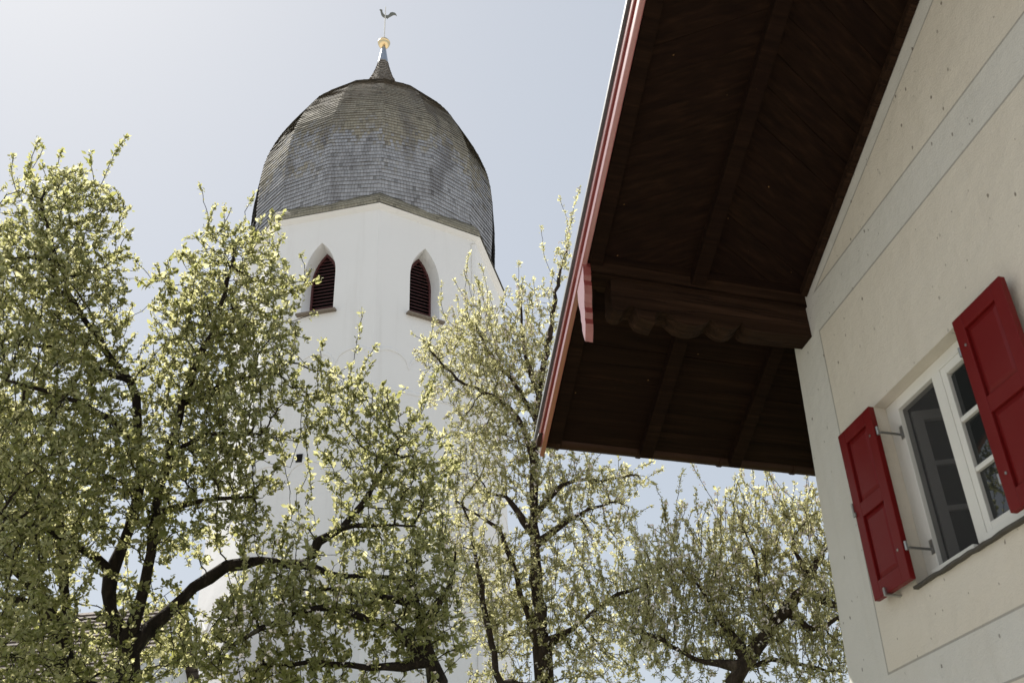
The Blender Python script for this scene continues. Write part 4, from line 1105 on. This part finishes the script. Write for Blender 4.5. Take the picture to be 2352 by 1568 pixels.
d4 = 12.8
tree('apple_tree', 'tall pale silvery apple tree with an upright trunk rising behind the eave', GRP, ground_at(1245, 1568, d4),
     [[(1250, 1568, d4, .115), (1240, 1460, d4, .10), (1238, 1400, d4, .088), (1226, 1230, d4, .062), (1228, 1050, d4, .05), (1238, 920, d4, .043), (1262, 760, d4, .04), (1285, 640, d4, .026), (1305, 560, d4, .014)],
      [(1236, 1500, d4, .055), (1205, 1390, d4 - .1, .042), (1172, 1284, d4 - .2, .036), (1145, 1211, d4 - .2, .028), (1103, 1188, d4 - .2, .018), (1050, 1150, d4 - .2, .014)],
      [(1240, 1500, d4, .045), (1318, 1442, d4, .024), (1395, 1380, d4, .028), (1472, 1346, d4, .022), (1562, 1330, d4, .012)],
      [(1228, 1060, d4, .045), (1190, 960, d4, .036), (1130, 910, d4, .028), (1050, 870, d4, .022), (985, 800, d4, .012)],
      [(1232, 960, d4, .04), (1180, 880, d4, .03), (1130, 820, d4, .022), (1090, 740, d4, .012)],
      [(1240, 900, d4, .035), (1205, 800, d4, .026), (1195, 700, d4, .014)],
      [(1226, 1220, d4, .035), (1160, 1140, d4, .026), (1120, 1130, d4, .016)],
      [(1228, 1180, d4, .04), (1300, 1110, d4, .03), (1380, 1100, d4, .02), (1470, 1090, d4, .012)],
      [(1230, 1250, d4, .03), (1330, 1180, d4, .022), (1420, 1150, d4, .012)],
      [(1150, 1568, d4 - .4, .05), (1136, 1500, d4 - .4, .045), (1111, 1395, d4 - .4, .036), (1094, 1292, d4 - .4, .026), (1086, 1234, d4 - .4, .018), (1060, 1150, d4 - .4, .012)]],
     [(1050, 810, 85, 75, d4, .7, 1.2), (985, 815, 45, 45, d4, .5), (1005, 900, 45, 50, d4, .5), (1080, 1000, 70, 60, d4, .6), (1180, 1420, 100, 120, d4 + .3, .6, .9), (1340, 1560, 140, 60, d4, .6), (1090, 1330, 70, 110, d4 - .4, .5, .8), (1120, 760, 80, 65, d4, .7, 1.2), (1195, 710, 42, 65, d4, .5), (1110, 880, 100, 85, d4, .8, 1.2), (1190, 840, 80, 110, d4, .8, 1.1), (1250, 740, 45, 90, d4, .5), (1290, 600, 25, 60, d4, .35),
      (1180, 990, 100, 90, d4, .8, 1.1), (1060, 970, 40, 40, d4, .4), (1270, 960, 60, 120, d4, .6, .8), (1120, 1120, 100, 90, d4, .6, 1.0), (1250, 1130, 80, 80, d4, .7, .9), (1380, 1115, 100, 55, d4, .7), (1450, 1110, 60, 30, d4, .4),
      (1340, 1230, 100, 80, d4, .7, .9), (1200, 1310, 110, 90, d4, .7, .95), (1380, 1370, 110, 90, d4, .7, .9), (1120, 1440, 110, 100, d4 - .3, .6, 1.0), (1290, 1470, 120, 90, d4, .7, .8), (1460, 1460, 80, 90, d4, .6, .8), (1045, 1220, 65, 90, d4 - .4, .5, 1.0), (1480, 1290, 60, 60, d4, .5, .8), (1470, 1390, 60, 60, d4 + .2, .5, .9), (1060, 1080, 60, 60, d4, .5, .7), (1400, 1500, 110, 80, d4, .7, .8), (1210, 1560, 140, 50, d4, .6, .8), (1430, 1250, 60, 60, d4, .5, .7), (1130, 1000, 80, 60, d4, .6)],
     [(1080, 760, 1077, 583, d4), (1060, 720, 1050, 680, d4), (1190, 720, 1192, 603, d4), (1270, 660, 1243, 518, d4), (1290, 600, 1285, 455, d4), (1310, 560, 1333, 428, d4), (1000, 800, 943, 765, d4), (1300, 620, 1315, 500, d4), (1000, 850, 965, 880, d4),
      (1450, 1120, 1525, 1075, d4), (1430, 1100, 1500, 1060, d4), (1150, 740, 1165, 660, d4), (1440, 1200, 1500, 1160, d4), (1230, 720, 1225, 640, d4), (1400, 1240, 1440, 1180, d4)],
     (BARK2, LEAF2), 1250, 0.034, step=.085, kill=.108, per=8.6, blossom=.14, trans_up=.12, wide=.26, sprouts=260, up=.16, rmin=.0036, shootlen=.8)

d5 = 11.6
tree('apple_tree', 'silvery apple tree with a leaning lichened limb and upright shoots beside the house corner', GRP, ground_at(1660, 1568, d5),
     [[(1685, 1568, d5, .09), (1705, 1530, d5, .085), (1740, 1480, d5, .08), (1785, 1425, d5, .07), (1830, 1370, d5, .06), (1858, 1325, d5, .052), (1880, 1285, d5, .05)],
      [(1840, 1360, d5, .05), (1900, 1384, d5, .045), (1960, 1386, d5, .035), (2030, 1370, d5, .025)],
      [(1800, 1410, d5, .04), (1858, 1446, d5, .038), (1895, 1440, d5, .03), (1940, 1400, d5, .015)],
      [(1795, 1420, d5, .04), (1760, 1390, d5, .024), (1742, 1355, d5, .022)],
      [(1705, 1530, d5, .04), (1620, 1520, d5, .024), (1520, 1470, d5, .026), (1450, 1440, d5, .014)],
      [(1720, 1510, d5, .035), (1648, 1420, d5 + .2, .03), (1620, 1360, d5 + .2, .022), (1560, 1300, d5 + .2, .012)],
      [(1742, 1355, d5, .018), (1735, 1280, d5, .014), (1700, 1200, d5, .01)],
      [(1858, 1325, d5, .03), (1830, 1270, d5, .02), (1815, 1200, d5, .012)],
      [(1700, 1540, d5, .03), (1800, 1520, d5 + .2, .022), (1900, 1540, d5 + .2, .014)]],
     [(1590, 1280, 90, 70, d5, .7, .8), (1690, 1250, 90, 80, d5, .7, .7), (1800, 1240, 95, 75, d5, .7, .7), (1890, 1240, 70, 90, d5, .7, .8), (1590, 1400, 110, 90, d5, .7, .9), (1740, 1350, 110, 90, d5, .7), (1890, 1400, 90, 110, d5, .7, .9),
      (1560, 1510, 120, 70, d5, .6, .9), (1760, 1490, 120, 80, d5, .6, .8), (1880, 1520, 90, 70, d5, .6, .8), (1490, 1350, 50, 70, d5, .5), (1970, 1350, 70, 150, d5, .6, .8), (1650, 1320, 110, 80, d5 + .3, .7), (1830, 1310, 90, 70, d5 + .2, .6), (1650, 1470, 120, 80, d5 + .3, .7), (1480, 1440, 60, 90, d5, .5), (1790, 1570, 150, 50, d5, .6), (1920, 1480, 60, 120, d5, .6), (1820, 1400, 100, 60, d5 + .4, .6), (1560, 1350, 80, 60, d5, .6), (1660, 1560, 150, 50, d5, .5)],
     [(1600, 1250, 1598, 1125, d5), (1690, 1200, 1688, 1090, d5), (1700, 1220, 1712, 1150, d5), (1760, 1220, 1762, 1125, d5), (1790, 1200, 1800, 1112, d5), (1870, 1220, 1867, 1105, d5), (1900, 1220, 1908, 1130, d5), (1650, 1240, 1655, 1165, d5), (1560, 1270, 1558, 1195, d5),
      (1535, 1300, 1526, 1150, d5), (1620, 1240, 1630, 1150, d5), (1720, 1190, 1735, 1130, d5), (1830, 1200, 1838, 1130, d5), (1770, 1220, 1782, 1150, d5), (1670, 1220, 1668, 1130, d5), (1580, 1240, 1575, 1160, d5), (1850, 1230, 1850, 1150, d5), (1640, 1300, 1645, 1190, d5), (1880, 1220, 1885, 1150, d5), (1610, 1270, 1612, 1160, d5 + .3), (1665, 1250, 1650, 1120, d5 + .3), (1740, 1240, 1748, 1120, d5 + .2), (1815, 1230, 1825, 1105, d5 + .2), (1855, 1240, 1870, 1120, d5 + .3), (1700, 1260, 1690, 1130, d5 + .4), (1570, 1300, 1590, 1170, d5 + .3), (1890, 1250, 1900, 1110, d5 + .3), (1545, 1310, 1540, 1200, d5)],
     (BARK2, LEAF2), 860, 0.033, step=.08, kill=.112, per=8.6, blossom=.18, trans_up=.12, wide=.26, sprouts=300, up=.14, rmin=.0036, shootlen=.9)
# a tree further left: outside the frame, but mirrored in the window panes
tb = (-8.6, 6.2, 0.0)
